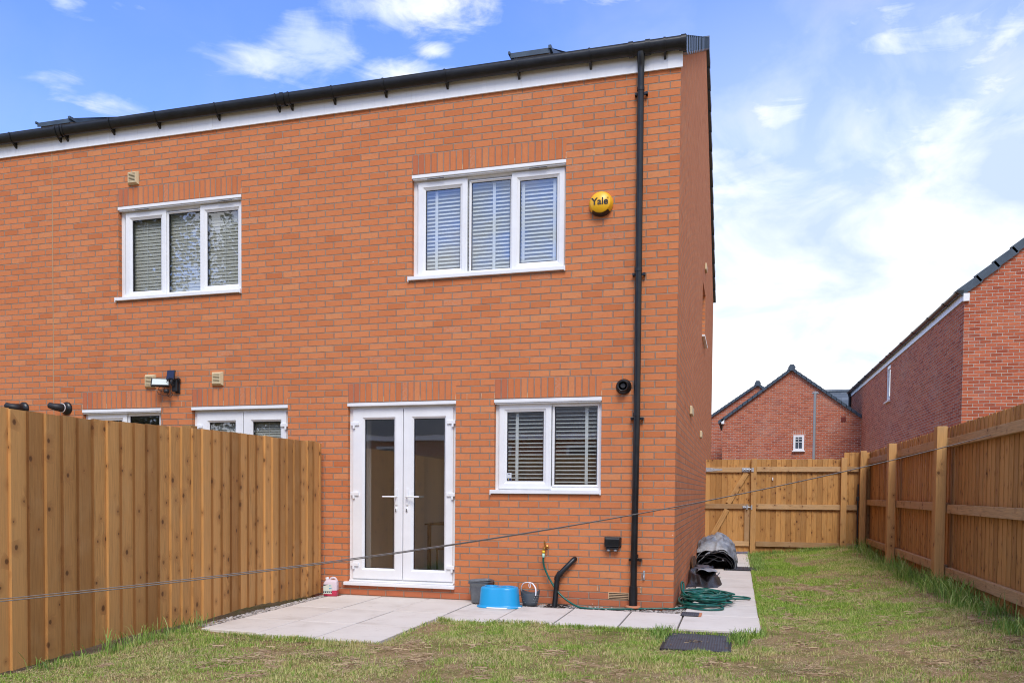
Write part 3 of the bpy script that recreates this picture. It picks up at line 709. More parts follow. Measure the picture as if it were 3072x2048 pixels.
bx('gravel_bed', mat('dark_soil', (.07, .055, .045), .95), None, -4.05, .12, -.40, .0, -.07, -.03); struct(bpy.data.objects['gravel_bed'])
stones(2600, [(-2.13, .12, -.295, -.01), (.01, .12, .0, 8.6)], -.018, .007, .017, 'gravel', M_gravel, 'grey stone chippings between the paving and the brick wall')
stones(900, [(-4.02, -3.88, -2.6, -.02)], -.012, .007, .018, 'gravel', M_gravel, 'stone chippings under the left fence beside the patio')

# ================================================================== covers and gratings
def cover_b(t, p):
    x, y, z = t.sep(objc(t))
    s = t.m('SINE', t.m('MULTIPLY', t.m('ADD', x, y), 150.0)); s2 = t.m('SINE', t.m('MULTIPLY', t.m('SUBTRACT', x, y), 150.0))
    h = t.m('MULTIPLY', s, s2)
    n = t.noise(objc(t), 7, 5, .7)
    c = t.ramp(n, [(.3, (.028, .030, .036)), (.6, (.055, .058, .068)), (.75, (.10, .085, .07))])
    t.put(p.inputs['Base Color'], t.mix(t.m('MULTIPLY', t.step(h, .2, .8), .35), c, (.085, .09, .10)))
    t.put(p.inputs['Normal'], t.bump(h, .7, .004)); p.inputs['Roughness'].default_value = .5
M_cover = mat('cast_cover', build=cover_b)
mc = thing('manhole_cover', 'large dark chequered manhole cover set in the lawn beside the path corner', 'manhole cover', loc=(0, 0, 0))
b = MB(); b.box(.078, .575, -2.30, -1.50, -.03, -.004); b.build('cover_plate', M_cover, mc, bevel=.006)
b = MB(); b.ring(0, 1, 0, 1, [(0, 0)]) if 0 else None
for (a0, a1, c0, c1) in ((.055, .078, -2.32, -1.48), (.575, .598, -2.32, -1.48)): b.box(a0, a1, c0, c1, -.05, -.007)
for (c0, c1) in ((-2.32, -2.301), (-1.499, -1.48)): b.box(.0785, .5745, c0, c1, -.05, -.007)
b.build('cover_frame', M_blackm, mc)
b = MB()
for _ in range(70):
    if rng.random() < .6: x, y = rng.gauss(.30, .05), rng.gauss(-1.93, .05)
    else: x, y = rng.choice((rng.uniform(.08, .13), rng.uniform(.52, .57), rng.uniform(.08, .57))), rng.uniform(-2.29, -1.6)
    a = rng.uniform(0, 6.3); l = rng.uniform(.006, .05); wd = rng.uniform(.002, .006); dx, dy = math.cos(a) * l, math.sin(a) * l
    b.face([(x, y, -.001), (x + dx, y + dy, rng.uniform(0, .006)), (x + dx - dy * wd / l, y + dy + dx * wd / l, .003), (x - dy * wd / l, y + dx * wd / l, .002)], r=rng.random())
struct(b.build('leaf_litter', mat('litter', rough=.9, build=lambda t, p: t.put(p.inputs['Base Color'], t.ramp(t.new('ShaderNodeAttribute', attribute_name='rnd').outputs['Fac'], [(0, (.05, .03, .015)), (.6, (.16, .10, .05)), (1, (.5, .38, .2))])))), 'bits of dry grass and soil lying on the large manhole cover', 'stuff', 'litter')
sc_ = thing('access_cover', 'small dark rectangular cover in the paving with a terracotta edge, near the hose', 'drain cover')
b = MB(); b.box(.10, .275, -.455, -.20, .002, .010); b.build('cover_plate', M_cover, sc_, bevel=.003)
b = MB(); b.box(.2755, .302, -.458, -.195, .002, .008); b.build('clay_edge', M_terra, sc_)
dc = thing('drain_channel', 'dark slotted drainage channel crossing the path near the gate', 'drain')
b = MB(); b.box(.445, .95, 5.07, 5.72, -.03, .008); b.build('channel_body', M_blackm, dc)
b = MB()
for i in range(16): b.box(.455 + i * .031, .472 + i * .031, 5.09, 5.70, .0085, .016)
b.build('grating', M_cover, dc)
gr = thing('drain_grate', 'black gully grate under the grey waste pipe at the wall foot', 'drain grate')
b = MB(); b.box(-1.335, -1.125, -.335, -.02, -.03, -.022); b.build('gully', M_blackm, gr)
b = MB()
for i in range(9): b.box(-1.335 + i * .0245, -1.322 + i * .0245, -.335, -.02, -.018, -.002)
b.box(-1.34, -1.12, -.345, -.336, -.03, .002); b.box(-1.34, -1.12, -.019, -.010, -.03, .002); b.build('grating', M_blackm, gr)

# ================================================================== fences
def board_run(mb, along, pos, a0, a1, z0, z1f, pitch, face, th=.020, lap=.012, zj=.006, edge=0):
    """feather-edge boards; along='x' or 'y'; pos = coordinate of the face; face=+1/-1 direction of the visible side"""
    n = int(round((a1 - a0) / pitch)); pitch = (a1 - a0) / n
    for i in range(n):
        s = a0 + i * pitch; e = s + pitch + lap; r = rng.random(); zt = z1f(s) + rng.uniform(-zj, zj); zb_ = z0(s) + rng.uniform(-zj, zj) if callable(z0) else z0 + rng.uniform(-zj, zj)
        o = r * 13; jit = rng.uniform(-.0015, .0015)
        thick, thin = pos + face * (th + jit), pos + face * .004
        # thick edge at s end, thin edge at e end, like lapped boards
        ring_ = [(s, pos), (e, pos), (e, thin), (s, thick)]
        P = lambda q, z: (q[0], q[1], z) if along == 'x' else (q[1], q[0], z)
        lo = [P(q, zb_) for q in ring_]; hi_ = [P(q, zt) for q in ring_]
        uvq = lambda k: [(zb_ + o, ring_[k][0] + ring_[k][1]), (zb_ + o, ring_[(k + 1) % 4][0] + ring_[(k + 1) % 4][1]), (zt + o, ring_[(k + 1) % 4][0] + ring_[(k + 1) % 4][1]), (zt + o, ring_[k][0] + ring_[k][1])]
        em = 1 if edge and rng.random() < edge else 0  # share of thick edges that get the painted seam shade
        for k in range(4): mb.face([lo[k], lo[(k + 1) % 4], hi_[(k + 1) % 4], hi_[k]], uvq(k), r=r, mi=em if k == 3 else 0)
        mb.face(hi_, [(o, q[0]) for q in ring_], r=r); mb.face(lo[::-1], [(o, q[0]) for q in ring_], r=r)

# left fence (we see its boarded face, +X side)
lf = thing('wooden_fence', 'tall close boarded wooden fence on the left whose boards face the patio', 'fence')
mb = MB(); ltop = lambda y: 1.795 + .006 * math.sin(y * 2.1) - .045 * max(0, min(1, -y / 4)); lbot = lambda y: .025 + .02 * max(0, min(1, -y / 2)) + .012 * math.sin(y * 3) - .035 * max(0, min(1, (-3.2 - y) / 2))
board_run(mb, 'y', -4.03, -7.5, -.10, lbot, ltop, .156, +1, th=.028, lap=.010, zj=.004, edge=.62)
mb.build('boards', [M_wood_l, M_edge_shade], lf)
for yy in (-7.2, -4.85, -2.5, -.16): bx('post', M_post, lf, -4.165, -4.070, yy - .05, yy + .05, -.1, 1.80, axis='z', r=rng.random(), bevel=.003)
for zz in (.28, .92, 1.55): bx('rail', M_rail, lf, -4.070, -4.031, -7.5, -.10, zz, zz + .09, axis='y', r=rng.random())
bx('end_board', M_wood_l, lf, -4.06, -4.012, -.098, -.060, .02, 1.77, axis='z', r=.3)
lf.rotation_euler.z = .010; lf.location.x = -.030

# back fence at Y = 9 with the gate
bf = thing('wooden_fence', 'low wooden fence panel at the far end of the lawn beside the gate', 'fence')
mb = MB(); board_run(mb, 'x', 9.045, .975, 2.60, .03, lambda x: 1.905, .098, -1, th=.018)
mb.build('boards', M_wood, bf)
for (x0, x1) in ((.985, 2.545), (2.645, 2.86)):
    for zz, h in ((1.655, .10), (.912, .10), (.165, .10)): bx('rail', M_rail, bf, x0, x1, 8.985, 9.022, zz, zz + h, axis='x', r=rng.random(), bevel=.003)
mb = MB(); board_run(mb, 'x', 9.045, 2.60, 3.075, .05, lambda x: 2.035, .105, -1, th=.018); mb.build('boards', M_wood, bf)
for x0, x1, zt in ((.878, .980, 1.915), (2.542, 2.648, 1.925)): bx('post', M_post, bf, x0, x1, 8.93, 9.03, -.05, zt, axis='z', r=rng.random(), bevel=.004)

gt = thing('garden_gate', 'wooden ledged and braced gate at the end of the side path', 'gate')
mb = MB(); board_run(mb, 'x', 9.040, -.02, .868, .055, lambda x: 1.900, .108, -1, th=.018); mb.build('boards', M_wood, gt)
for zz in (1.648, .912, .165): bx('rail', M_rail, gt, .0, .862, 8.985, 9.020, zz, zz + .10, axis='x', r=rng.random(), bevel=.003)
def slanted(name, m, parent, p0, p1, wd, y0, y1, r):
    L = math.hypot(p1[0] - p0[0], p1[1] - p0[1]); ang = math.atan2(p1[1] - p0[1], p1[0] - p0[0])
    T = Matrix.Translation((p0[0], 0, p0[1])) @ Matrix.Rotation(-ang, 4, 'Y'); b = MB(); b.box(0, L, y0, y1, -wd / 2, wd / 2, axis='x', r=r, T=T); return b.build(name, m, parent)
slanted('brace', M_post, gt, (.10, .27), (.425, .90), .10, 8.987, 9.020, .3); slanted('brace', M_post, gt, (.445, 1.02), (.79, 1.64), .10, 8.987, 9.020, .5)
bx('stile', M_rail, gt, .765, .862, 8.984, 9.020, .266, .911, axis='z', r=.7); bx('hinge_stile', M_post, gt, -.075, -.005, 8.95, 9.03, .0, 1.90, axis='z', r=.2)
def tee(z):
    b = MB(); b.box(-.045, -.005, 8.975, 8.984, z - .075, z + .075); b.build('hinge', M_metal, gt)
    b = MB(); b.face([(-.005, 8.979, z - .045), (.32, 8.979, z - .012), (.32, 8.979, z + .012), (-.005, 8.979, z + .045)]); b.face([(-.005, 8.979, z + .045), (.32, 8.979, z + .012), (.32, 8.984, z + .012), (-.005, 8.984, z + .045)]); b.build('hinge_strap', M_metal, gt)
tee(1.70); tee(.215)
b = MB(); b.box(.70, .855, 8.972, 8.984, 1.655, 1.735); b.box(.882, .925, 8.918, 8.929, 1.655, 1.735); b.tube([(.715, 8.955, 1.70), (.915, 8.955, 1.70)], .013, 10)
for x in (.72, .765, .83): b.box(x, x + .02, 8.938, 8.972, 1.68, 1.72)
b.box(.885, .92, 8.935, 8.972, 1.678, 1.722); b.build('bolt', M_metal, gt)
b = MB(); b.box(.725, .83, 8.972, 8.984, .925, .975); b.box(.882, .91, 8.918, 8.929, .905, .99); b.tube([(.73, 8.955, .95), (.905, 8.955, .95)], .010, 10); b.box(.80, .82, 8.93, 8.972, .90, 1.0); b.build('bolt', M_metal, gt)
bx('peg', M_pvc, gt, .1, .1, 9, 9, 1, 1) if 0 else None
w_ = MB(); w_.box(1.278, 1.298, 9.0, 9.022, 1.49, 1.545); tag(w_.build('fence_clip', M_pvc), 'tiny white clip on the boards of the far fence panel', 'clip')

# side gate bolt and pole at the corner
pb = thing('drop_bolt', 'long black drop bolt standing against the far fence beside the corner post', 'bolt')
b = MB(); b.tube([(2.852, 8.955, .16), (2.850, 8.955, 1.42)], .013, 10); b.build('rod', M_blackm, pb)
for z in (.17, 1.10): bx('bracket', M_blackm, pb, 2.825, 2.895, 8.94, 8.982, z, z + .075, bevel=.004)

# right fence (we see rails and posts)
rf = thing('wooden_fence', 'long wooden fence on the right showing its posts and three rows of rails', 'fence')
mb = MB(); board_run(mb, 'y', 3.075, -8.5, 9.15, .10, lambda y: 2.045, .150, -1, th=.012, lap=.012, zj=.005); mb.build('boards', M_wood, rf)
pys = [(-7.65, 2.07), (-4.9, 2.04), (-1.65, 2.04), (2.20, 2.035), (5.63, 2.02), (8.90, 2.055)]
for y, zt in pys:
    bx('post', M_post, rf, 2.875, 2.985, y - .02, y + .15, -.05, zt, axis='z', r=rng.random(), bevel=.005)
for k in range(len(pys) - 1):
    ya, yb_ = pys[k][0] + .15, pys[k + 1][0] - .02; dz = rng.uniform(-.015, .015)
    for zz in (1.80, 1.02, .275): bx('rail', M_rail, rf, 2.995, 3.052, ya, yb_, zz + dz, zz + .105 + dz, axis='y', r=rng.random(), bevel=.003)
bx('kerb_board', M_terra, rf, 2.96, 3.00, 5.8, 8.88, .08, .125)

# ================================================================== clothesline
ln = MB(); P0 = Vector((-3.995, -5.05, .49)); P1 = Vector((2.985, .35, 1.812))
def linept(t_): p = P0.lerp(P1, t_); p.z -= SAG * 4 * t_ * (1 - t_); return p
SAG = .17
pts = [linept(i / 60) for i in range(61)]
ln.tube(pts, .0042, 6)
pt2 = []
for i in range(61):
    p = linept(i / 60); k = max(0.0, 1 - i / 34); pt2.append(p + Vector((0, -.004, .014 * k + .002)))
ln.tube(pt2, .0034, 6)
M_line = mat('grey_line', (.17, .15, .14), .6)
tag(ln.build('clothesline', M_line), 'thin grey washing line strung across the garden from left fence to right fence', 'washing line')

# ================================================================== background houses
def far_house(name, label, corners, eave, ridge_dir, rise, ov=.0, brickm=M_brick_red, mid=None):
    pass
nh = thing('brick_house', 'dark red brick house on the right with white eaves board and slim side window', 'house')
X0, Y0, Y1, X1, E2 = 5.48, 13.0, 33.8, 13.5, 5.66
mb = MB(); yw0, yw1, zw0, zw1 = 22.95, 23.75, 4.40, 5.62
def sidewall(mb, ops_):
    ys = sorted({Y0, Y1, *[v for o in ops_ for v in o[:2]]}); zs = sorted({-.1, E2 + .15, *[v for o in ops_ for v in o[2:]]})
    for i in range(len(ys) - 1):
        for j in range(len(zs) - 1):
            if any(o[0] < (ys[i] + ys[i + 1]) / 2 < o[1] and o[2] < (zs[j] + zs[j + 1]) / 2 < o[3] for o in ops_): continue
            P = [(ys[i], zs[j]), (ys[i + 1], zs[j]), (ys[i + 1], zs[j + 1]), (ys[i], zs[j + 1])]
            mb.face([(X0, y, z) for y, z in P], [((y - Y0) / 1.75 + .1125, z) for y, z in P], 1)
sidewall(mb, [(yw0, yw1, zw0, zw1)])
mb.face([(X0 + .09, yw1, zw0), (X0, yw1, zw0), (X0, yw1, zw1), (X0 + .09, yw1, zw1)], [(.1, .01), (.2, .01), (.2, .06), (.1, .06)])
GS = .84; XM = (X0 + X1) / 2
P = [(X0, -.1), (X1, -.1), (X1, E2 + .14), (XM, E2 + .14 + GS * (XM - X0)), (X0, E2 + .14)]
mb.face([(x, Y0, z) for x, z in P], [(x - X0, z) for x, z in P]); mb.face([(x, Y1, z) for x, z in P], [(x - X0, z) for x, z in P])
mb.face([(X1, Y0, -.1), (X1, Y1, -.1), (X1, Y1, E2), (X1, Y0, E2)], [(0, 0), (20, 0), (20, 5), (0, 5)])
mb.build('wall', [M_brick_red, M_brick_red_side], nh)
bx('fascia', M_fascia, nh, X0 - .03, X0 - .004, Y0 - .06, Y1, E2 - .02, E2 + .19); bx('verge_box', M_fascia, nh, X0 - .034, X0 + .09, Y0 - .075, Y0 - .003, E2 - .045, E2 + .13)
mb = MB()
for i in range(14):
    fa, fb = i / 14, (i + 1) / 14
    xa, xb = X0 - .12 + (XM - X0 + .12) * fa, X0 - .12 + (XM - X0 + .12) * fb; za, zb_ = E2 + .19 + GS * (xa - X0 + .12), E2 + .19 + GS * (xb - X0 + .12)
    mb.face([(xa, Y0 - .02, za + .02), (xa, Y1, za + .02), (xb, Y1, zb_), (xb, Y0 - .02, zb_)])
    mb.face([(2 * XM - xa, Y0 - .02, za + .02), (2 * XM - xa, Y1, za + .02), (2 * XM - xb, Y1, zb_), (2 * XM - xb, Y0 - .02, zb_)])
mb.build('roof', M_roof, nh)
# verge caps up the gable
mb = MB(); L = math.hypot(XM - X0 + .2, GS * (XM - X0 + .2)); dx, dz = 1 / math.hypot(1, GS), GS / math.hypot(1, GS)
nun = 12
for i in range(nun):
    s0, s1 = L * i / nun, L * (i + 1) / nun + .05; h = .15
    for (a, bq) in ((s0, s1),):
        A = (X0 - .13 + dx * a, E2 + .17 + dz * a); B = (X0 - .13 + dx * bq, E2 + .17 + dz * bq); nx, nz2 = -dz, dx
        lf0, lf1 = .030, .0
        q = []
        for (p_, lift) in ((A, lf0), (B, lf1)):
            for hh in (-h, .03): q.append((p_[0] + nx * (hh + lift), p_[1] + nz2 * (hh + lift)))
        yA, yB = Y0 - .055 - (.012), Y0 + .05
        vv = [(x, yA, z) for x, z in q] + [(x, yB, z) for x, z in q]
        for fc in ((0, 2, 3, 1), (4, 5, 7, 6), (1, 3, 7, 5), (0, 4, 6, 2), (0, 1, 5, 4), (2, 6, 7, 3)): mb.face([vv[k] for k in fc])
mb.build('verge', M_verge, nh)
mb = MB(); rows = []
for y in (Y0 - .09, Y1 + .05): rows.append([(X0 - .10 + .075 * math.cos(math.pi + math.pi * k / 10), y, E2 + .20 + .075 * math.sin(math.pi + math.pi * k / 10)) for k in range(11)])
mb.grid(rows); mb.face(rows[0]); g2 = mb.build('gutter', M_black, nh)
for y in (13.1, 14.4, 16.2, 18.3, 20.1, 22.1, 22.8, 24.1, 25.9, 27.9, 29.8, 31.6, 33.4):
    b = MB(); rows = []
    for yy in (y - .09, y + .09): rows.append([(X0 - .10 + .088 * math.cos(math.pi + math.pi * k / 10), yy, E2 + .205 + .088 * math.sin(math.pi + math.pi * k / 10)) for k in range(11)])
    b.grid(rows); b.face(rows[0]); b.build('gutter_bracket', M_black, g2)
mb = MB(); mb.tube([(X0 - .10, Y1 - .25, E2 + .13), (X0 - .06, Y1 - .25, E2 - .05), (X0 - .06, Y1 - .25, 0)], .06, 10); mb.build('downpipe', M_blackm, nh)
T = Matrix(((0, 1, 0, X0 + .02), (1, 0, 0, 0), (0, 0, 1, 0), (0, 0, 0, 1)))
b = MB(); b.ring(yw0, yw1, zw0, zw1 - .0, [(0, .06), (0, -.0), (.12, -.0), (.12, .06)], T=T); sw = b.build('window', M_pvc, nh)
b = MB(); b.face([(X0 + .05, yw0, zw0), (X0 + .05, yw1, zw0), (X0 + .05, yw1, zw1), (X0 + .05, yw0, zw1)]); b.build('pane', M_glass, sw); bx('blind', M_slat2, sw, X0 + .10, X0 + .11, yw0, yw1, zw0, zw1)
bx('sill', M_pvc, sw, X0 - .07, X0 + .03, yw0 - .12, yw1 + .05, zw0 - .05, zw0)

def gable_house(name, label, xa, xb, y0_, y1_, ze, zr_, uvs=1.0, wall=M_brick_red):
    h = thing(name, label, 'house'); xm = (xa + xb) / 2; b = MB()
    P = [(xa, -.1), (xb, -.1), (xb, ze), (xm, zr_), (xa, ze)]
    for yy in (y0_, y1_): b.face([(x, yy, z) for x, z in P], [((x - xa) * uvs, z * uvs) for x, z in P])
    b.face([(xa, y0_, -.1), (xa, y1_, -.1), (xa, y1_, ze), (xa, y0_, ze)], [(0, 0), (y1_ - y0_, 0), (y1_ - y0_, ze), (0, ze)]); b.face([(xb, y0_, -.1), (xb, y1_, -.1), (xb, y1_, ze), (xb, y0_, ze)], [(0, 0), (y1_ - y0_, 0), (y1_ - y0_, ze), (0, ze)])
    b.build('wall', wall, h)
    sl = (zr_ - ze) / (xm - xa); b = MB(); ov = .18
    for sg, xe in ((1, xa), (-1, xb)):
        x_e = xe - sg * ov; z_e = ze - sl * ov + .05
        b.face([(x_e, y0_ - .08, z_e), (x_e, y1_, z_e), (xm, y1_, zr_ + .05), (xm, y0_ - .08, zr_ + .05)])
    b.build('roof', M_roof, h); b = MB(); n = 15
    for sg, xe in ((1, xa), (-1, xb)):
        for i in range(n):
            f0, f1 = i / n, (i + 1.08) / n; x_0 = xe - sg * ov + (xm - xe + sg * ov) * f0; x_1 = xe - sg * ov + (xm - xe + sg * ov) * min(f1, 1.0)
            z_0 = ze - sl * ov + sl * abs(x_0 - (xe - sg * ov)); z_1 = ze - sl * ov + sl * abs(x_1 - (xe - sg * ov))
            q = [(x_0, z_0 - .07), (x_1, z_1 - .08), (x_1, z_1 + .05), (x_0, z_0 + .075)]
            b.face([(x, y0_ - .12, z) for x, z in q]); b.face([(q[3][0], y0_ - .12, q[3][1]), (q[2][0], y0_ - .12, q[2][1]), (q[2][0], y0_ + .1, q[2][1]), (q[3][0], y0_ + .1, q[3][1])]); b.face([(q[0][0], y0_ - .12, q[0][1]), (q[1][0], y0_ - .12, q[1][1]), (q[1][0], y0_ + .1, q[1][1]), (q[0][0], y0_ + .1, q[0][1])])
    b.build('verge', M_verge, h)
    b = MB(); b.tube([(xm, y0_ - .16, zr_ + .04), (xm, y1_, zr_ + .04)], .15, 6); b.build('ridge_tile', M_verge, h)
    return h
g1 = gable_house('gable_house', 'red brick house end with pointed gable and one small white window beyond the gate', -.05, 5.50, 30, 36, 4.42, 6.50)
wn = MB(); wn.ring(2.84, 3.27, 3.05, 3.70, [(0, 29.99), (0, 29.93), (.085, 29.93), (.085, 29.99)]); wn.box(3.045, 3.065, 29.94, 29.97, 3.13, 3.62); wn.box(2.92, 3.19, 29.94, 29.968, 3.40, 3.42); wn.box(2.92, 3.19, 29.94, 29.968, 3.53, 3.55)
wno = wn.build('window', M_pvc, g1); bx('pane', mat('far_glass', (.05, .065, .09), .08), wno, 2.92, 3.19, 29.975, 29.985, 3.13, 3.62); bx('sill', M_pvc, wno, 2.80, 3.31, 29.90, 29.99, 3.0, 3.045)
bx('verge_end', M_fascia, g1, -.10, .02, 29.88, 29.99, 4.22, 4.42); bx('vent', mat('dark_brick_vent', (.16, .03, .02), .9), g1, 4.70, 4.88, 29.97, 29.995, 4.25, 4.42)
b = MB(); 
for i in range(7): b.box(2.84 + i * .072, 2.852 + i * .072, 29.990, 29.997, 3.70, 3.90)
b.build('lintel_joints', mat('pale_mortar', (.60, .48, .40), .9), g1)
g2h = gable_house('gable_house', 'red brick gable end peeping out behind the left slope of the pointed gable house', -1.0, 4.0, 37, 43, 4.98, 6.72)
sh = thing('slate_roof_house', 'far house of which a dark slate roof slope shows between two brick houses', 'house')
b = MB(); b.box(3.0, 14.0, 44.0, 50.0, 0, 5.2); 
for k in range(6): b.v and None
b.build('wall', M_brick_red, sh)
def slate_b(t, p):
    u, v, _ = t.sep(uvc(t)); row = t.m('FLOOR', t.m('DIVIDE', v, .42)); c = t.ramp(t.white(t.xyz(t.m('FLOOR', t.m('DIVIDE', t.m('ADD', u, t.m('MULTIPLY', row, .4)), .8)), row, 0)), [(0, (.07, .085, .10)), (1, (.12, .14, .16))])
    e = t.step(t.m('FRACT', t.m('DIVIDE', v, .42)), .0, .12); t.put(p.inputs['Base Color'], t.mix(e, (.02, .02, .03), c)); p.inputs['Roughness'].default_value = .35
b = MB(); b.face([(2.8, 43.6, 5.1), (14.2, 43.6, 5.1), (14.2, 47, 7.35), (2.8, 47, 7.35)], [(0, 0), (11.4, 0), (11.4, 4.1), (0, 4.1)]); b.face([(2.8, 50.4, 5.1), (14.2, 50.4, 5.1), (14.2, 47, 7.35), (2.8, 47, 7.35)], [(0, 0), (11.4, 0), (11.4, 4.1), (0, 4.1)]); b.build('roof', mat('slate', build=slate_b), sh)
b = MB(); b.tube([(2.8, 47, 7.35), (14.2, 47, 7.35)], .12, 8); b.build('ridge_tile', M_verge, sh)

lp = thing('street_lamp', 'slim grey street lamp standing in front of the far gable house', 'street lamp', loc=(0, 0, 0))
M_lampgrey = mat('galvanised_grey', (.26, .28, .29), .5)
b = MB(); b.tube([(3.35, 26, 0), (3.36, 26, 4.95)], .050, 10); b.build('column', M_lampgrey, lp)
b = MB(); b.tube([(3.26, 26, 5.015), (3.30, 26, 5.03), (3.44, 26, 5.03), (3.49, 26, 5.01)], [.02, .04, .04, .02], 8); b.tube([(3.36, 26, 4.93), (3.365, 26, 5.02)], .05, 8); b.tube([(3.37, 26, 5.05), (3.37, 26, 5.10)], .018, 8); b.build('lamp_head', M_lampgrey, lp)

# what stands behind the camera and shows only as reflections in the panes
bk = thing('rear_fence', 'wooden boundary fence mirrored in the glass of the patio doors', 'fence'); mb = MB(); board_run(mb, 'x', -12.0, -14, 3.0, 0, lambda x: 2.15, .15, +1); mb.build('boards', M_wood, bk)
rh = thing('rear_house', 'brick house with grey roof mirrored in the ground floor windows', 'house')
b = MB(); b.box(-16, 6, -30, -21, 0, 3.3); b.build('wall', M_brick_red, rh); b = MB(); b.face([(-16.4, -20.6, 3.3), (6.4, -20.6, 3.3), (6.4, -25.5, 6.4), (-16.4, -25.5, 6.4)]); b.face([(-16.4, -30.4, 3.3), (6.4, -30.4, 3.3), (6.4, -25.5, 6.4), (-16.4, -25.5, 6.4)]); b.build('roof', M_roof, rh)
bx('fascia', M_fascia, rh, -16.4, 6.4, -20.7, -20.62, 3.1, 3.3)
for x in (-12.5, -8.4, -5.2, -.8, 2.5):
    wn = MB(); wn.ring(x, x + 1.2, 1.6, 2.9, [(0, -20.95), (0, -20.99), (.09, -20.99), (.09, -20.95)]) if 0 else wn.box(x, x + 1.2, -20.99, -20.95, 1.6, 2.9); wo_ = wn.build('window', M_pvc, rh); bx('pane', bpy.data.materials['far_glass'], wo_, x + .1, x + 1.1, -20.949, -20.93, 1.7, 2.8)

# ---- tree behind the camera (mirrored in the upper left window)
M_bark = mat('bark', (.10, .07, .05), .9)
M_leaf = mat('leaf_green', rough=.7, build=lambda t, p: t.put(p.inputs['Base Color'], t.ramp(t.new('ShaderNodeAttribute', attribute_name='rnd').outputs['Fac'], [(0, (.025, .055, .012)), (1, (.09, .14, .035))])))
def tree(x, y, h, rad, seed, label):
    rg = random.Random(seed); t = thing('tree', label, 'tree', 'trees mirrored in the upper left window'); b = MB()
    b.tube([(x, y, 0), (x + .2, y, h * .3), (x, y + .2, h * .6), (x + .1, y, h * .9)], [h * .03, h * .022, h * .014, .05], 8)
    cl = []
    for i in range(44):
        a = rg.uniform(0, 6.3); zz = h * rg.uniform(.22, 1.0); rr = rad * math.sqrt(rg.random()) * (1 - .55 * (zz / h)); c = (x + math.cos(a) * rr, y + math.sin(a) * rr, zz); cl.append((c, rg.uniform(.10, .2) * h)); b.tube([(x, y, zz * .7), ((x + c[0]) / 2, (y + c[1]) / 2, zz * .8), c], [.12, .08, .03], 5)
    b.build('trunk', M_bark, t); b = MB()
    for c, r in cl:
        for _ in range(520):
            v = Vector((rg.gauss(0, 1), rg.gauss(0, 1), rg.gauss(0, .8))).normalized() * r * rg.random() ** .4; p = Vector(c) + v; s = .15
            a1 = Vector((rg.gauss(0, 1), rg.gauss(0, 1), rg.gauss(0, 1))).normalized(); a2 = a1.orthogonal().normalized(); b.face([p, p + a1 * s, p + a1 * s * .8 + a2 * s * .8, p + a2 * s], r=rg.random())
    b.build('crown', M_leaf, t)
tree(-26, -24, 13.5, 4.0, 3, 'tall leafy tree mirrored in the left pane of the upper left window'); tree(-19.5, -26, 12.4, 3.2, 5, 'leafy tree mirrored in the right pane of the upper left window')

# ================================================================== blinds and things inside
def blind(x0, x1, z0, z1, y, pitch, depth, tilt, m, label, tapes=(), cords=(), group='venetian blinds inside the windows'):
    t = thing('venetian_blind', label, 'blind', group); b = MB(); n = int((z1 - z0) / pitch)
    for i in range(n + 1):
        z = z0 + i * pitch; dy, dz = depth / 2 * math.cos(tilt), depth / 2 * math.sin(tilt); j = rng.uniform(-.0012, .0012)
        A = [(x0, y - dy, z - dz + j), (x1, y - dy, z - dz + j)]; Bm = [(x0, y, z + .0025 + j), (x1, y, z + .0025 + j)]; Cc = [(x0, y + dy, z + dz + j), (x1, y + dy, z + dz + j)]
        up_ = lambda P: [(p[0], p[1], p[2] + .0032) for p in P]
        for P, Q in ((A, Bm), (Bm, Cc)):
            b.face([P[0], P[1], Q[1], Q[0]]); U1, V1 = up_(P), up_(Q); b.face([U1[0], U1[1], V1[1], V1[0]])
        b.face([A[0], A[1], up_(A)[1], up_(A)[0]])
    b.build('slats', m, t)
    bx('head_rail', m, t, x0, x1, y - .028, y + .028, z1, z1 + .045)
    for x in tapes:
        b = MB(); b.box(x - .017, x + .017, y - depth / 2 - .0045, y - depth / 2 - .003, z0 - .02, z1 + .02); b.build('ladder_tape', M_slat, t)
    for x in cords:
        b = MB(); b.box(x - .0015, x + .0015, y - depth / 2 - .004, y - depth / 2 - .002, z0 - .02, z1 + .02); b.build('cord', M_slat, t)
    return t
blind(-2.86, -1.26, 3.66, 4.74, .145, .0425, .052, R(46), M_slat, 'white venetian blind with wide tapes inside the upper right window, over the alarm side', tapes=(-2.70, -2.02, -1.685, -1.335))
blind(-6.86, -5.24, 3.66, 4.74, .145, .0425, .050, R(76), M_slat2, 'closed grey green venetian blind inside the upper left window', cords=(-6.60, -6.02, -5.46))
blind(-1.90, -.82, 1.25, 2.15, .145, .0430, .048, R(15), M_slat, 'open white venetian blind with thin level slats inside the lower window beside the patio doors', tapes=(-1.735, -.955))
blind(-5.75, -4.62, .3, 2.1, .145, .030, .024, R(68), M_slat2, 'closed pale blind behind the neighbouring doors above the fence', cords=(-5.5, -4.86))
st = MB(); st.box(-1.836, -1.785, YF + .0100, YF + .0130, 1.347, 1.435); s_o = st.build('window_sticker', mat('sticker_white', (.55, .58, .60), .5)); tag(s_o, 'small white and dark sticker in the lower corner of the kitchen window pane', 'sticker')
bx('blue_band', mat('sticker_navy', (.015, .02, .07), .5), s_o, -1.835, -1.786, YF + .0085, YF + .0098, 1.349, 1.375)
b = MB(); b.lathe([(.0, .0), (.006, .0)], (-1.818, YF + .008, 1.362), 12, 'y', sm=False); b.build('yellow_dot', mat('sticker_yellow', (.75, .55, .05), .5), s_o)
bx('emblem', bpy.data.materials['sticker_navy'], s_o, -1.825, -1.800, YF + .0085, YF + .0098, 1.420, 1.426)
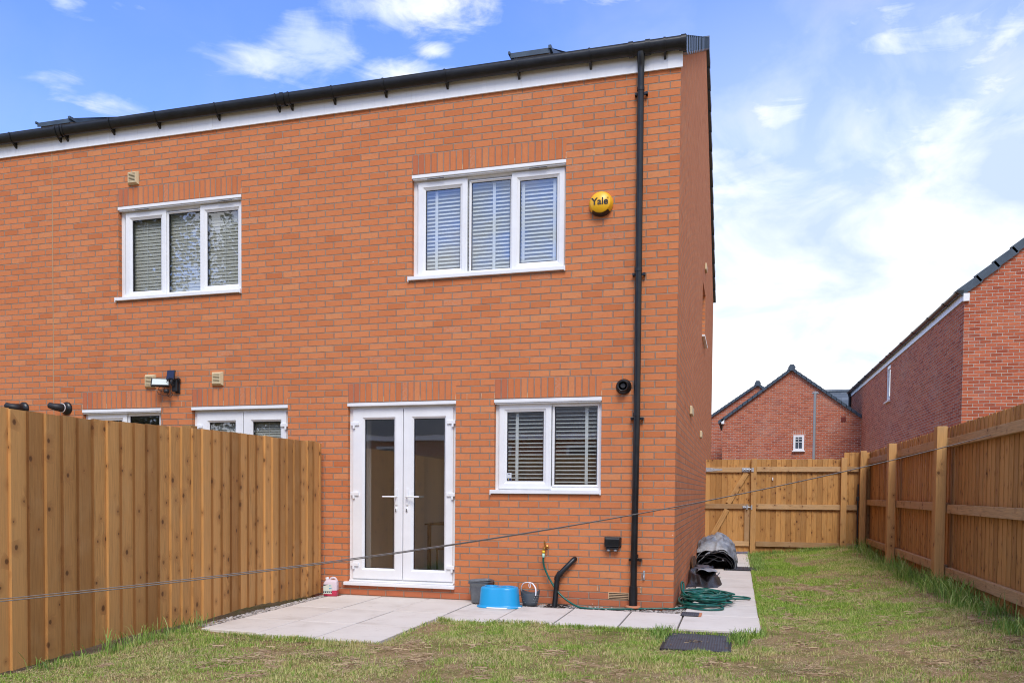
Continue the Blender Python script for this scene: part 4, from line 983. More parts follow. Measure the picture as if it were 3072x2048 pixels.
ch = thing('dining_chair', 'dark perforated chair standing inside behind the right patio door pane', 'chair')
M_ch = mat('dark_chair', (.02, .018, .016), .4)
for (x, y) in ((-2.93, 1.25), (-2.55, 1.25), (-2.93, .85), (-2.55, .85)):
    b = MB(); b.tube([(x, y, .06), (x, y, .50 if y < 1 else .95)], .013, 8); b.build('leg', M_ch, ch)
b = MB(); b.box(-2.95, -2.53, .84, 1.27, .50, .525); b.build('seat', M_ch, ch, bevel=.008)
b = MB(); b.box(-2.95, -2.53, 1.24, 1.262, .95, .965); b.box(-2.95, -2.53, 1.24, 1.262, .78, .792)
for i in range(12): b.box(-2.93 + i * .034, -2.918 + i * .034, 1.243, 1.26, .79, .952)
b.build('backrest', M_ch, ch)
tb = thing('dining_table', 'dark table inside behind the patio doors', 'table'); bx('tabletop', M_ch, tb, -3.3, -2.35, 1.4, 2.2, .78, .80)
for x in (-3.25, -2.4):
    for y in (1.45, 2.15): bx('leg', M_ch, tb, x - .02, x + .02, y - .02, y + .02, .06, .78)

# ================================================================== things fixed to the wall
al = thing('alarm_box', 'round yellow burglar alarm box with black base on the wall beside the upper window', 'alarm')
M_yel = mat('alarm_yellow', (.86, .46, .015), .35); ax, az, ar = -.806, 4.279, .128
b = MB(); b.lathe([(ar * .98, .0), (ar * 1.0, .016), (ar * .985, .035), (ar * .84, .078), (ar * .815, .084), (.0001, .088)], (ax, 0, az), 48, 'y'); co = b.build('cover', M_yel, al)
b = MB()      # black lens covering the lowest part of the rim
seg = 24; rows = []
for k in range(seg + 1):
    a = R(-90 - 47 + 94 * k / seg); ch_z = az - ar * .66
    rows.append([(ax + math.cos(a) * ar * f, -d, az + math.sin(a) * ar * f) for f, d in ((1.012, .0), (1.015, .02), (1.0, .037), (.865, .078))])
b.grid(rows); b.build('base_lens', M_black, al)
def text_mesh(s, name, size, m, parent, loc, depth=.0015, bold=0.0, sx=1.0):
    cu = bpy.data.curves.new(name, 'FONT'); cu.body = s; cu.size = size; cu.align_x = 'CENTER'; cu.align_y = 'CENTER'; cu.extrude = depth; cu.offset = bold
    o = bpy.data.objects.new(name, cu); COL.objects.link(o); dg = bpy.context.evaluated_depsgraph_get(); me = bpy.data.meshes.new_from_object(o.evaluated_get(dg)); bpy.data.objects.remove(o)
    me.materials.clear(); me.materials.append(m); n = bpy.data.objects.new(name, me); COL.objects.link(n); n.parent = parent
    n.location = loc; n.rotation_euler = (R(90), 0, 0); n.scale = (sx, 1, 1); return n
M_ink = mat('black_ink', (.012, .012, .012), .5)
text_mesh('Yale', 'lettering', .102, M_ink, al, (ax - .004, -.0890, az + .006), bold=.0018, sx=1.0)
text_mesh('®', 'registered_mark', .016, M_ink, al, (ax + .082, -.0885, az + .040))

fl = thing('security_light', 'black solar floodlight with a small dark panel fixed to the wall between two cream vents', 'floodlight')
M_sol = mat('solar_navy', (.012, .018, .06), .25)
b = MB(); b.box(-6.10, -6.035, -.022, -.001, 2.42, 2.60); b.box(-6.12, -6.045, -.060, -.0225, 2.44, 2.58); b.build('wall_bracket', M_blackm, fl, bevel=.006)
T = Matrix.Translation((-6.115, -.085, 2.640)) @ Matrix.Rotation(R(-12), 4, 'X')
b = MB(); b.box(-.057, .057, -.008, .012, -.062, .062, T=T); pn = b.build('solar_panel', M_blackm, fl, bevel=.004)
b = MB(); b.box(-.050, .050, -.0105, -.0085, -.055, .055, T=T); b.build('cell', M_sol, pn)
b = MB(); b.tube([(-6.085, -.05, 2.60), (-6.09, -.09, 2.575), (-6.10, -.10, 2.54), (-6.09, -.07, 2.51)], .016, 8); b.tube([(-6.045, -.05, 2.575), (-6.045, -.02, 2.59)], .026, 10); b.build('joint', M_blackm, fl)
T = Matrix.Translation((-6.235, -.13, 2.555)) @ Matrix.Rotation(R(28), 4, 'Z') @ Matrix.Rotation(R(-38), 4, 'X')
b = MB(); b.ring(-.112, .112, -.062, .062, [(.004, .035), (0, .0), (.012, -.004), (.016, .004), (.03, .035)], T=T); b.face([T @ Vector(p) for p in ((-.108, .035, -.058), (.108, .035, -.058), (.108, .035, .058), (-.108, .035, .058))])
hd = b.build('lamp_head', M_blackm, fl); b = MB(); b.box(-.100, .100, .000, .003, -.050, .050, T=T); b.build('lens', mat('frosted_lens', (.62, .68, .62), .2), hd)
b = MB(); b.lathe([(.001, 0), (.030, .002), (.034, .02), (.028, .045), (.001, .055)], (-6.16, -.11, 2.415), 16); b.build('sensor', M_blackm, fl)
b = MB()
def loop(cx_, cz_, rx, rz, y, n=24, a0=0, a1=360): return [(cx_ + rx * math.cos(R(a0 + (a1 - a0) * i / n)), y + .01 * math.sin(i), cz_ + rz * math.sin(R(a0 + (a1 - a0) * i / n))) for i in range(n + 1)]
for L_ in (loop(-6.265, 2.435, .028, .030, -.11), loop(-6.24, 2.47, .038, .032, -.10), loop(-6.135, 2.405, .036, .034, -.08, a0=150, a1=390), loop(-6.10, 2.56, .05, .04, -.115, a0=10, a1=200)): b.tube(L_, .0032, 6)
b.build('cable', M_blackm, fl)

tp = thing('outdoor_tap', 'brass garden tap with yellow and mint hose connector on the wall', 'tap')
b = MB(); b.lathe([(.001, 0), (.024, 0), (.024, .008), (.011, .012), (.011, .05)], (-1.362, 0, .622), 14, 'y'); b.tube([(-1.362, -.03, .622), (-1.366, -.06, .625), (-1.372, -.085, .615), (-1.375, -.09, .590)], [.013, .016, .014, .012], 10)
b.tube([(-1.366, -.055, .625), (-1.370, -.060, .672)], .008, 8); b.box(-1.378, -1.364, -.085, -.035, .667, .677); b.box(-1.376, -1.366, -.088, -.078, .655, .700); b.build('tap_body', M_brass, tp, bevel=.002)
b = MB(); b.lathe([(.001, .03), (.015, .03), (.017, .0), (.001, 0)], (-1.376, -.09, .560), 14); b.build('connector_collar', mat('yellow_plastic', (.80, .50, .02), .4), tp)
b = MB(); b.lathe([(.001, .045), (.016, .045), (.014, .02), (.016, .0), (.001, 0)], (-1.377, -.09, .513), 14); b.build('hose_connector', mat('mint_plastic', (.42, .66, .52), .4), tp)

sk = thing('outdoor_socket', 'black weatherproof outdoor socket box with two grey plugs under it, left of the drainpipe', 'socket')
b = MB(); b.box(-.722, -.556, -.085, -.004, .645, .745); b.build('lid', M_black, sk, bevel=.016); b = MB(); b.box(-.730, -.548, -.012, -.001, .640, .750); b.build('back_plate', M_blackm, sk, bevel=.006)
b = MB(); b.box(-.708, -.57, -.070, -.010, .618, .644); b.build('body', M_black, sk, bevel=.008)
for x in (-.680, -.606):
    b = MB(); b.lathe([(.001, 0), (.016, 0), (.020, .012), (.020, .03)], (x, -.045, .598), 14); b.build('cable_gland', mat('grey_gland', (.30, .34, .38), .5) if x < -.65 else bpy.data.materials['grey_gland'], sk)
hk = MB(); hk.box(-.318, -.298, -.006, -.001, .30, .40); hk.tube([(-.308, -.006, .345), (-.308, -.030, .338), (-.305, -.034, .315), (-.305, -.016, .303)], .006, 6); hk.tube([(-.308, -.006, .39), (-.31, -.03, .385)], .005, 6)
tag(hk.build('wall_hook', M_metal), 'small grey metal hook screwed to the bricks right of the drainpipe', 'hook')

# ================================================================== hose
M_hose = mat('green_hose', rough=.32, build=lambda t, p: t.put(p.inputs['Base Color'], t.ramp(t.noise(objc(t), 12, 3), [(.3, (.004, .075, .058)), (.7, (.008, .135, .105))])))
hose = thing('garden_hose', 'dark green garden hose running from the tap to a tangled heap at the house corner', 'hose')
def spline(P, n=8):
    P = [Vector(p) for p in P]; out = []
    for i in range(len(P) - 1):
        p0, p1, p2, p3 = P[max(i - 1, 0)], P[i], P[i + 1], P[min(i + 2, len(P) - 1)]
        for k in range(n):
            t = k / n; out.append(.5 * ((2 * p1) + (-p0 + p2) * t + (2 * p0 - 5 * p1 + 4 * p2 - p3) * t * t + (-p0 + 3 * p1 - 3 * p2 + p3) * t ** 3))
    out.append(P[-1]); return out
HR = .0105
run = [(-1.377, -.09, .515), (-1.379, -.088, .47), (-1.366, -.075, .40), (-1.32, -.075, .30), (-1.235, -.095, .175), (-1.15, -.115, .095), (-1.06, -.145, .040), (-.97, -.19, .008), (-.88, -.225, .002), (-.62, -.195, .002), (-.45, -.15, .004), (-.30, -.075, .006), (-.12, -.03, .010), (.0, -.02, .012), (.10, .12, .012)]
b = MB(); b.tube(spline(run, 7), HR, 10); b.build('hose_run', M_hose, hose)
hr = random.Random(21); P = [(.10, .12, .012)]
for k in range(17):
    cx_, cy_ = .30 + hr.uniform(-.07, .07), .62 + hr.uniform(-.10, .14); rx, ry = hr.uniform(.15, .27), hr.uniform(.26, .46); th = hr.uniform(-.5, .5); d = 1 if k % 5 else -1
    lift = .012 + .0050 * k; a0 = hr.uniform(0, 1)
    for i in range(9):
        a = a0 + d * 2 * math.pi * i / 9; x = rx * math.cos(a); y = ry * math.sin(a); q = (cx_ + x * math.cos(th) - y * math.sin(th) * .4, cy_ + y + x * .5 * math.sin(th), lift + abs(hr.gauss(0, .010)) + .02 * (1 - (abs(x) / .27)))
        q = (max(q[0], .025), q[1], min(q[2], .125)); P.append(q)
P += [(.5, .8, .06), (.62, .95, .03), (.78, 1.12, .02), (.70, 1.26, .02), (.45, 1.10, .04), (.3, .7, .06), (.13, .35, .03), (.15, .15, .013), (.30, .02, .012), (.46, .06, .012), (.50, .22, .012), (.40, .35, .03), (.2, .5, .05), (.06, .62, .12), (.035, .72, .20), (.045, .80, .215), (.06, .78, .17), (.07, .55, .08), (.10, .2, .02), (.22, .12, .012), (.35, .3, .013), (.42, .5, .012)]
b = MB(); b.tube(spline(P, 6), HR, 8); b.build('hose_coil', M_hose, hose)

# ================================================================== tubs, baskets and bottle by the wall
M_gp = mat('grey_plastic', rough=.45, build=lambda t, p: t.put(p.inputs['Base Color'], t.ramp(t.noise(objc(t), 30, 4, .6), [(.3, (.11, .12, .13)), (.7, (.155, .165, .175))])))
M_gd = mat('dark_grey_plastic', (.085, .10, .115), .4)
cb = thing('caddy_bin', 'small grey lidded food waste bin standing against the wall behind the blue tub', 'bin')
def taper(mb, x0, x1, y0, y1, z0, z1, k, n=6, r=.03, mi=0, flare=0):
    """rounded rectangle walls widening upwards by k"""
    def rr(x0, x1, y0, y1, z, r):
        out = []
        for (cx_, cy_, a0) in ((x1 - r, y0 + r, -90), (x1 - r, y1 - r, 0), (x0 + r, y1 - r, 90), (x0 + r, y0 + r, 180)):
            for i in range(n + 1): a = R(a0 + 90 * i / n); out.append((cx_ + r * math.cos(a), cy_ + r * math.sin(a), z))
        return out
    rows = [rr(x0, x1, y0, y1, z0, r), rr(x0 - k, x1 + k, y0 - k, y1 + k, z1, r)]; mb.grid(rows, closed=True, mi=mi); return rr
b = MB(); rr_ = taper(b, -2.085, -1.90, -.215, -.04, .0, .235, .022); b.face(rr_(-2.085, -1.90, -.215, -.04, 0, .03)[::-1]); b.build('bin_body', M_gp, cb)
b = MB(); T = Matrix.Translation((-1.99, -.127, .236)) @ Matrix.Rotation(R(-9), 4, 'X') @ Matrix.Rotation(R(-5), 4, 'Y')
def lidrow(ex, z): return [T @ Vector((x, y, z)) for x, y, _ in rr_(-.122 - ex, .122 + ex, -.118 - ex, .118 + ex, 0, .035)]
rw = [lidrow(0, -.014), lidrow(.004, .004), lidrow(-.012, .018), lidrow(-.035, .022)]; b.grid(rw, closed=True); b.face(rw[-1]); b.face(rw[0][::-1]); b.build('lid', M_gp, cb)
b = MB(); b.tube(spline([(-2.11, -.13, .21), (-2.10, -.26, .225), (-1.99, -.29, .228), (-1.88, -.26, .235), (-1.865, -.13, .225)], 5), .007, 8); b.build('handle', M_gd, cb)

cb.location.x = -.075
M_blue = mat('sky_blue_plastic', (.012, .31, .62), .33)
bt = thing('blue_tub', 'bright blue oval plastic tub upside down against the wall, white handle on the paving', 'tub')
b = MB(); N = 48; cx_, cy_ = -1.782, -.400
def oval(sx, sy, z, waist=0.0):
    out = []
    for k in range(N):
        a = 2 * math.pi * k / N; c, s_ = math.cos(a), math.sin(a); e = .72
        x = math.copysign(abs(c) ** e, c) * sx; y = math.copysign(abs(s_) ** e, s_) * sy; y *= 1 - waist * math.exp(-(x / .06) ** 2); out.append((cx_ + x, cy_ + y - .004, z))
    return out
rows = [oval(.238, .175, .000), oval(.240, .177, .006), oval(.236, .173, .013), oval(.218, .155, .015), oval(.213, .150, .03), oval(.200, .138, .192, .10), oval(.193, .131, .209, .12), oval(.180, .119, .215, .14)]
b.grid(rows, closed=True); b.face(rows[-1], sm=True); body = b.build('tub_body', M_blue, bt)
b = MB()
for (xx, rr2) in ((.085, .070), (-.09, .075)):
    rws = [[(cx_ + xx + (rr2 - i) * math.cos(2 * math.pi * k / 28), cy_ + .0 + (rr2 - i) * .9 * math.sin(2 * math.pi * k / 28), z) for k in range(28)] for i, z in ((0, .2165), (.003, .222), (.010, .223), (.014, .2165))]
    b.grid(rws, closed=True)
b.build('base_ring', M_blue, bt)
hp = []
for k in range(27): a = R(-112 + 100 * k / 26); hp.append((cx_ + math.cos(a) * .246, cy_ + math.sin(a) * .186, .006))
b = MB(); b.tube(hp, .0085, 8); b.build('handle', M_pvc, bt)

bk_ = thing('peg_basket', 'small dark grey perforated basket with a white hooped handle beside the blue tub', 'basket')
M_white2 = mat('white_handle', (.78, .76, .80), .35); cx_, cy_ = -1.455, -.205; b = MB(); rows = []
for j in range(13):
    f = j / 12; rad = .068 + .036 * min(1, f * 1.15) ** .6; row = []
    for k in range(40):
        a = 2 * math.pi * k / 40; zt = .160 + .020 * math.cos(2 * a) - .006; row.append((cx_ + rad * 1.02 * math.cos(a), cy_ + rad * .86 * math.sin(a), max(.002, f * zt)))
    rows.append(row)
b.grid(rows, closed=True); b.face(rows[0][::-1]); b.grid([[(cx_ + (p[0] - cx_) * .955, cy_ + (p[1] - cy_) * .955, p[2]) for p in r_] for r_ in (rows[-1], rows[6])], closed=True); b.grid([rows[-1], [(cx_ + (p[0] - cx_) * .955, cy_ + (p[1] - cy_) * .955, p[2]) for p in rows[-1]]], closed=True)
b.build('basket_body', M_gd, bk_); b = MB(); M_hole = mat('pale_hole', (.55, .60, .62), .6)
for j in range(5):
    for k in range(13):
        a = R(-165 + k * 13.5 + (j % 2) * 6.5); z = .042 + j * .019; rad = .068 + .036 * min(1, (z / .16) * 1.15) ** .6 + .0012
        c = Vector((cx_ + rad * 1.02 * math.cos(a), cy_ + rad * .86 * math.sin(a), z)); t_ = Vector((-math.sin(a), math.cos(a), 0)) * .0055; u_ = Vector((0, 0, .0025))
        b.face([c - t_, c - u_, c + t_, c + u_])
b.build('perforations', M_hole, bk_)
b = MB(); hp = [(cx_ - .100, cy_ + .02, .150), (cx_ - .098, cy_, .19), (cx_ - .07, cy_ - .02, .238), (cx_ - .02, cy_ - .03, .252), (cx_ + .03, cy_ - .045, .246), (cx_ + .070, cy_ - .065, .205), (cx_ + .080, cy_ - .075, .165), (cx_ + .078, cy_ - .078, .118)]
b.tube(spline(hp, 5), [.0055] * 20 + [.008] * 16, 8); b.tube(spline([(cx_ + .004, cy_ - .036, .255), (cx_ - .006, cy_ - .040, .225), (cx_ + .002, cy_ - .042, .197), (cx_ + .012, cy_ - .042, .205), (cx_ + .010, cy_ - .040, .25)], 5), .0035, 6); b.build('handle', M_white2, bk_)

bk_.location.x = -.04
jc = thing('jerrycan', 'translucent plastic jerrycan with pink liquid and a paper label at the foot of the wall', 'jerrycan')
M_jc = mat('milky_plastic', (.66, .56, .60), .35); M_pink = mat('pink_liquid_plastic', (.55, .035, .09), .3)
JT = Matrix.Translation((-3.790, -.135, .001)) @ Matrix.Rotation(R(12), 4, 'Z')
def jr(hx, hy, z, r=.022, dx=0.0): return [JT @ Vector((x, y, z)) for x, y, _ in rr_(-hx + dx, hx + dx, -hy, hy, 0, r)]
b = MB(); rws = [jr(.074, .050, .0), jr(.080, .056, .006), jr(.080, .056, .068)]; b.grid(rws, closed=True); b.face(rws[0][::-1]); b.build('liquid_section', M_pink, jc)
b = MB(); rws = [jr(.080, .056, .0685), jr(.080, .056, .150), jr(.072, .050, .170, dx=.004)]; b.grid(rws, closed=True)
b.grid([jr(.072, .050, .170, dx=.004), jr(.058, .040, .186, dx=.004), jr(.03, .02, .188, .015, dx=.004)], closed=True); b.face(jr(.03, .02, .188, .015, dx=.004))
b.tube([JT @ Vector(p) for p in spline([(-.012, 0, .183), (.0, 0, .203), (.03, 0, .212), (.055, 0, .200), (.070, 0, .168)], 5)], .0125, 10)
b.tube([JT @ Vector(p) for p in ((-.040, 0, .178), (-.046, 0, .196))], .020, 14); b.build('bottle_section', M_jc, jc)
b = MB(); b.tube([JT @ Vector(p) for p in ((-.044, 0, .192), (-.050, 0, .216))], .0215, 16); b.build('cap', M_pvc, jc)
def jl(name, m, x0, x1, z0, z1, d): b = MB(); b.box(x0, x1, -.0575 - d, -.0570 - d, z0, z1, T=JT); return b.build(name, m, lab)
b = MB(); b.box(-.076, .022, -.0575, -.0570, .028, .137, T=JT); lab = b.build('paper_label', mat('label_paper', (.62, .66, .56), .6), jc)
jl('dark_band', mat('label_dark', (.02, .04, .07), .5), -.076, .022, .040, .059, .0006)
b = MB(); b.face([JT @ Vector(p) for p in ((-.076, -.0582, .119), (-.074, -.0582, .137), (-.018, -.0582, .137))]); b.build('dark_corner', bpy.data.materials['label_dark'], lab)
b = MB(); b.face([JT @ Vector(p) for p in ((-.010, -.0582, .097), (.021, -.0582, .100), (.021, -.0582, .092), (.002, -.0582, .090), (.006, -.0582, .070))]); b.lathe([(.0, .0), (.009, .0)], tuple(JT @ Vector((.0, -.0583, .124))), 12, 'y', sm=False); b.build('blue_mark', mat('label_blue', (.05, .30, .55), .5), lab)
b = MB()
for i in range(4): b.lathe([(.0, .0), (.0075, .0)], tuple(JT @ Vector((-.064 + i * .0225, -.0590, .0495))), 14, 'y', sm=False)
b.build('round_symbols', bpy.data.materials['label_paper'], lab)

jc.location.x = -.085; jc.location.y = -.04
# ================================================================== tarpaulin, crumpled sheet and mat by the gable wall
def tarp_b(t, p):
    o = objc(t); n = t.noise(o, 3.2, 6, .65, .4); x, y, z = t.sep(o)
    c = t.ramp(n, [(.34, (.12, .13, .15)), (.47, (.20, .215, .235)), (.55, (.30, .32, .34)), (.68, (.42, .44, .46))])
    t.put(p.inputs['Base Color'], c); p.inputs['Roughness'].default_value = .42; t.put(p.inputs['Normal'], t.bump(t.m('ADD', t.noise(o, 9, 6, .7, .8), t.m('MULTIPLY', t.noise(o, 45, 3), .3)), .7, .03))
M_tarp = mat('grey_tarpaulin', build=tarp_b)
M_tin = mat('black_sheet', rough=.34, build=lambda t, p: (t.put(p.inputs['Base Color'], t.ramp(t.noise(objc(t), 5, 5, .6), [(.35, (.014, .015, .018)), (.75, (.055, .058, .066))])), t.put(p.inputs['Normal'], t.bump(t.noise(objc(t), 14, 5, .7, .5), .8, .02))))
tr_ = thing('folded_tarpaulin', 'big folded grey and black tarpaulin heaped at the gable wall in front of the gate', 'tarpaulin')
def arch(k, sx, sz, y, n, ph, xo, wob=.02):
    out = []
    for i in range(n + 1):
        a = math.pi * i / n; c, s_ = math.cos(a), math.sin(a)
        x = xo - c * sx + wob * .6 * math.sin(5 * a + ph); z = max(.004, (abs(s_) ** .72) * sz * (1 + .07 * math.sin(3 * a + ph)) + wob * math.sin(7 * a + ph * 2) * abs(s_))
        out.append((x, y + .05 * math.sin(2 * a + ph), z))
    return out
b = MB(); rows = []
for j in range(41):
    f = j / 40; bul = math.sin(math.pi * (.22 + .70 * f)) ** .55; fr_ = min(1.0, (.60 + .40 * math.sqrt(f / .22)))
    rows.append(arch(0, .330 * (.93 + .07 * fr_) * (bul if f > .4 else 1) + .012, .545 * (bul if f > .5 else fr_), 5.26 + f * 2.0, 64, .5 + f * 1.2, .275, .010))
from mathutils import noise as mn
def crump(p, a=.030, f=4.2):
    v = Vector((p[0] * f, p[1] * f * .6, p[2] * f)); n_ = mn.turbulence_vector(v, 4, False, noise_basis='PERLIN_NEW'); rdg = 1 - abs(mn.noise(v * 1.7)) * 2
    d = Vector((p[0] - .27, 0, p[2] - .1)); d = d.normalized() if d.length > 1e-4 else Vector((0, 0, 1))
    q = Vector(p) + n_ * a * .55 + d * (rdg - .5) * a * .9; q.x = max(q.x, .004); q.z = max(q.z, .003); return q
rows = [[crump((p[0] + .05 * max(0, p[2] - .1), p[1], p[2] * (1.0 - .16 * max(0, p[0] - .3) / .3)), .05) for p in row] for row in rows]
b.grid(rows); b.face(rows[-1]); b.build('outer_sheet', M_tarp, tr_, smooth=True)
for q, (sx, sz, yy, m_) in enumerate(((.312, .315, 5.22, M_tarp), (.295, .285, 5.17, M_tin), (.280, .262, 5.20, M_tarp), (.262, .222, 5.14, M_tin), (.240, .200, 5.19, M_tin), (.215, .150, 5.15, M_tin))):
    b = MB(); rows = [arch(q, sx + .004 * k, sz + .006 * math.sin(k * 2), yy + k * .16, 34, q * 1.7 + k * .15, .285 + .010 * (q % 3), .016) for k in range(6)]
    b.grid(rows); b.grid([[(p[0], p[1], max(.001, p[2] - .010)) for p in r_] for r_ in rows]); b.grid([rows[0], [(p[0], p[1], max(.001, p[2] - .010)) for p in rows[0]]])
    b.build('fold', m_, tr_, smooth=True)
b = MB(); b.face([(.02, 5.75, .002), (.55, 5.75, .002), (.52, 5.85, .30), (.05, 5.85, .30)]); b.build('inner_fold', M_tin, tr_)
b = MB(); b.tube([(.42, 5.17, .15), (.42, 5.162, .15)], .016, 12); b.build('eyelet', M_metal, tr_)

cs = thing('crumpled_sheet', 'crumpled black groundsheet lying on the path between the hose and the tarpaulin', 'groundsheet')
hr = random.Random(4); b = MB(); ridges = [(hr.uniform(-.05, .42), hr.uniform(2.45, 3.7), hr.uniform(0, 3.14), hr.uniform(.012, .045), hr.uniform(.05, .13)) for _ in range(40)]; rows = []
for j in range(46):
    row = []
    for i in range(34):
        u_, v_ = i / 33, j / 45; x = -.02 + u_ * .45; y = 2.32 + v_ * 1.5; e = min(1, 7 * min(u_, 1 - u_) + .05) * min(1, 6 * min(v_, 1 - v_) + .05); z = .02
        for (rx, ry, ra, rw_, rh_) in ridges:
            d = (x - rx) * math.cos(ra) * 1.0 + (y - ry) * .45 * math.sin(ra); l = (x - rx) * -math.sin(ra) + (y - ry) * .45 * math.cos(ra); z += rh_ * math.exp(-(d / rw_) ** 2 - (l / .16) ** 2)
        z = min(z, .19) * (.65 + .5 * v_); row.append((x + .02 * math.sin(9 * v_ + 5 * u_) * 1.5 - .05 * v_ * u_, y + .05 * math.sin(7 * u_ + 3 * v_), max(.004, z * e)))
    rows.append(row)
b.grid(rows); b.build('sheet', M_tin, cs, smooth=True)
sc2 = MB(); 
rows = [[(.12 + u_ * .25 + .02 * math.sin(v_ * 9), 2.55 + v_ * .9, .10 + .12 * math.sin(1.2 + 1.9 * v_) * (1 - .6 * abs(u_ - .45)) + .015 * math.sin(8 * u_ + 5 * v_)) for u_ in np.linspace(0, 1, 12)] for v_ in np.linspace(0, 1, 12)]
sc2.grid(rows); sc2.build('top_flap', M_tarp, cs, smooth=True)
b = MB(); b.tube([(.30, 2.50, .02), (.405, 3.05, .135)], .008, 6); b.build('pole', M_gp, cs)
dm = MB(); N = 20; T = Matrix.Translation((.052, 3.62, .10)) @ Matrix.Rotation(R(-7), 4, 'Y')
def mt(a, s=1.0): return (math.copysign(abs(math.cos(a)) ** .6, math.cos(a)) * .42 * s, math.copysign(abs(math.sin(a)) ** .6, math.sin(a)) * .15 * s)
P = [mt(2 * math.pi * k / N) for k in range(N)]; A = [T @ Vector((.012, y, z + .06)) for y, z in P]; Bq = [T @ Vector((-.012, y, z + .06)) for y, z in P]
dm.face(A); dm.face(Bq[::-1]); dm.grid([A, Bq], closed=True)
M_coir = mat('brown_coir', rough=.95, build=lambda t, p: (t.put(p.inputs['Base Color'], t.ramp(t.noise(objc(t), 45, 5, .7), [(.3, (.05, .020, .008)), (.7, (.15, .065, .025))])), t.put(p.inputs['Normal'], t.bump(t.noise(objc(t), 110, 3), .9, .02))))
tag(dm.build('coir_mat', M_coir), 'brown bristly mat leaning against the gable wall above the black sheet', 'mat')

# ================================================================== grass
def blades(name, N, region, hmin, hmax, wd, cols, lab, seed=1, dens=None, lean=.5, flat=False, kind='stuff'):
    rg = np.random.default_rng(seed); xs = []; ys = []
    while sum(len(a) for a in xs) < N:
        x = rg.uniform(region[0], region[1], N); y = rg.uniform(region[2], region[3], N)
        k = ~pav(x, y) & ~((x > .05) & (x < .605) & (y > -2.325) & (y < -1.475)) & (x > -3.99) & (x < 3.06) & ~((x < .0) & (y > -.3)) & ~((x > .44) & (x < .95) & (y > 5.05) & (y < 5.74)) & ~((x < .9) & (y > -1.4))
        k &= ~((x < -3.86) & (y > -2.6))
        if dens is not None: k &= rg.random(N) < dens(x, y)
        xs.append(x[k]); ys.append(y[k])
    x = np.concatenate(xs)[:N]; y = np.concatenate(ys)[:N]; z = gh(x, y) - .002
    h = rg.uniform(hmin, hmax, N) * (1 + .25 * rg.standard_normal(N)).clip(.4, 1.8); a = rg.uniform(0, 2 * np.pi, N); ln_ = rg.uniform(.1, 1, N) * lean * h; b = rg.uniform(0, 2 * np.pi, N); w2 = wd * rg.uniform(.6, 1.3, N)
    if flat: z = z + rg.uniform(.002, .022, N)
    dx, dy = np.cos(a) * w2 / 2, np.sin(a) * w2 / 2; lx, ly = np.cos(b) * ln_, np.sin(b) * ln_
    h = h * np.clip(.85 + .7 * pn(x, y, 9, 12), .4, 1.8) if not flat else h
    hz = h * (0.08 if flat else 1.0) * rg.uniform(.5, 1, N)
    V = np.stack([np.stack([x - dx, y - dy, z], 1), np.stack([x + dx, y + dy, z], 1), np.stack([x + dx * .8 + lx * .35, y + dy * .8 + ly * .35, z + hz * .6], 1), np.stack([x - dx * .8 + lx * .35, y - dy * .8 + ly * .35, z + hz * .6], 1), np.stack([x + lx, y + ly, z + hz], 1)], 1).reshape(-1, 3)
    base = np.arange(N)[:, None] * 5; q = base + np.array([[0, 1, 2, 3]]); t3 = base + np.array([[3, 2, 4]])
    me = bpy.data.meshes.new(name); me.vertices.add(N * 5); me.vertices.foreach_set('co', V.ravel()); me.loops.add(N * 7); me.polygons.add(N * 2)
    li = np.concatenate([q, t3], 1).ravel(); me.loops.foreach_set('vertex_index', li); st_ = (np.arange(N)[:, None] * 7 + np.array([[0, 4]])).ravel(); me.polygons.foreach_set('loop_start', st_); me.update(calc_edges=True)
    at = me.attributes.new('rnd', 'FLOAT', 'POINT'); at.data.foreach_set('value', np.repeat(rg.random(N), 5).astype(np.float32))
    me.materials.append(cols); o = bpy.data.objects.new(name, me); COL.objects.link(o); struct(o, lab, kind, 'grass'); return o
def pn(x, y, s, seed=0):
    """cheap smooth noise for patch density"""
    r = np.random.default_rng(seed); v = 0
    for i in range(7): a, b_, c, d = r.uniform(.5, 1.6) * s, r.uniform(.5, 1.6) * s, r.uniform(0, 6.3), r.uniform(0, 6.3); v = v + np.sin(x * a * (1 if i % 2 else -1) + y * b_ + c) * np.sin(x * b_ - y * a * .8 + d)
    return v / 3
def grass_b(t, p):
    a = t.new('ShaderNodeAttribute', attribute_name='rnd').outputs['Fac']; o = objc(t); x, y, z = t.sep(o); o2 = t.xyz(x, y, 0.0)
    n = t.m('ADD', t.m('MULTIPLY', t.noise(o2, 1.1, 5, .6), .6), t.m('MULTIPLY', t.noise(o2, 6.0, 4, .65), .4))
    lush = t.m('ADD', t.m('MULTIPLY', t.step(y, -2.6, .8), t.step(x, 2.9, 1.2)), .10)
    n = t.m('SUBTRACT', n, t.m('MULTIPLY', lush, .10))
    g = t.ramp(a, [(0, (.12, .235, .022)), (.5, (.24, .40, .045)), (1, (.42, .54, .11))]); d = t.ramp(a, [(0, (.40, .30, .13)), (.5, (.62, .50, .26)), (1, (.46, .48, .14))])
    f = t.step(t.m('ADD', n, t.m('MULTIPLY', t.m('SUBTRACT', a, .5), .26)), .43, .54)
    t.put(p.inputs['Base Color'], t.mix(f, g, d)); p.inputs['Roughness'].default_value = .6; p.inputs['Specular IOR Level'].default_value = .25
    p.inputs['Subsurface Weight'].default_value = 0
M_grass = mat('grass_blade', build=grass_b)
M_straw = mat('dry_straw', rough=.8, build=lambda t, p: t.put(p.inputs['Base Color'], t.ramp(t.new('ShaderNodeAttribute', attribute_name='rnd').outputs['Fac'], [(0, (.26, .16, .09)), (.5, (.50, .36, .22)), (1, (.66, .52, .34))])))
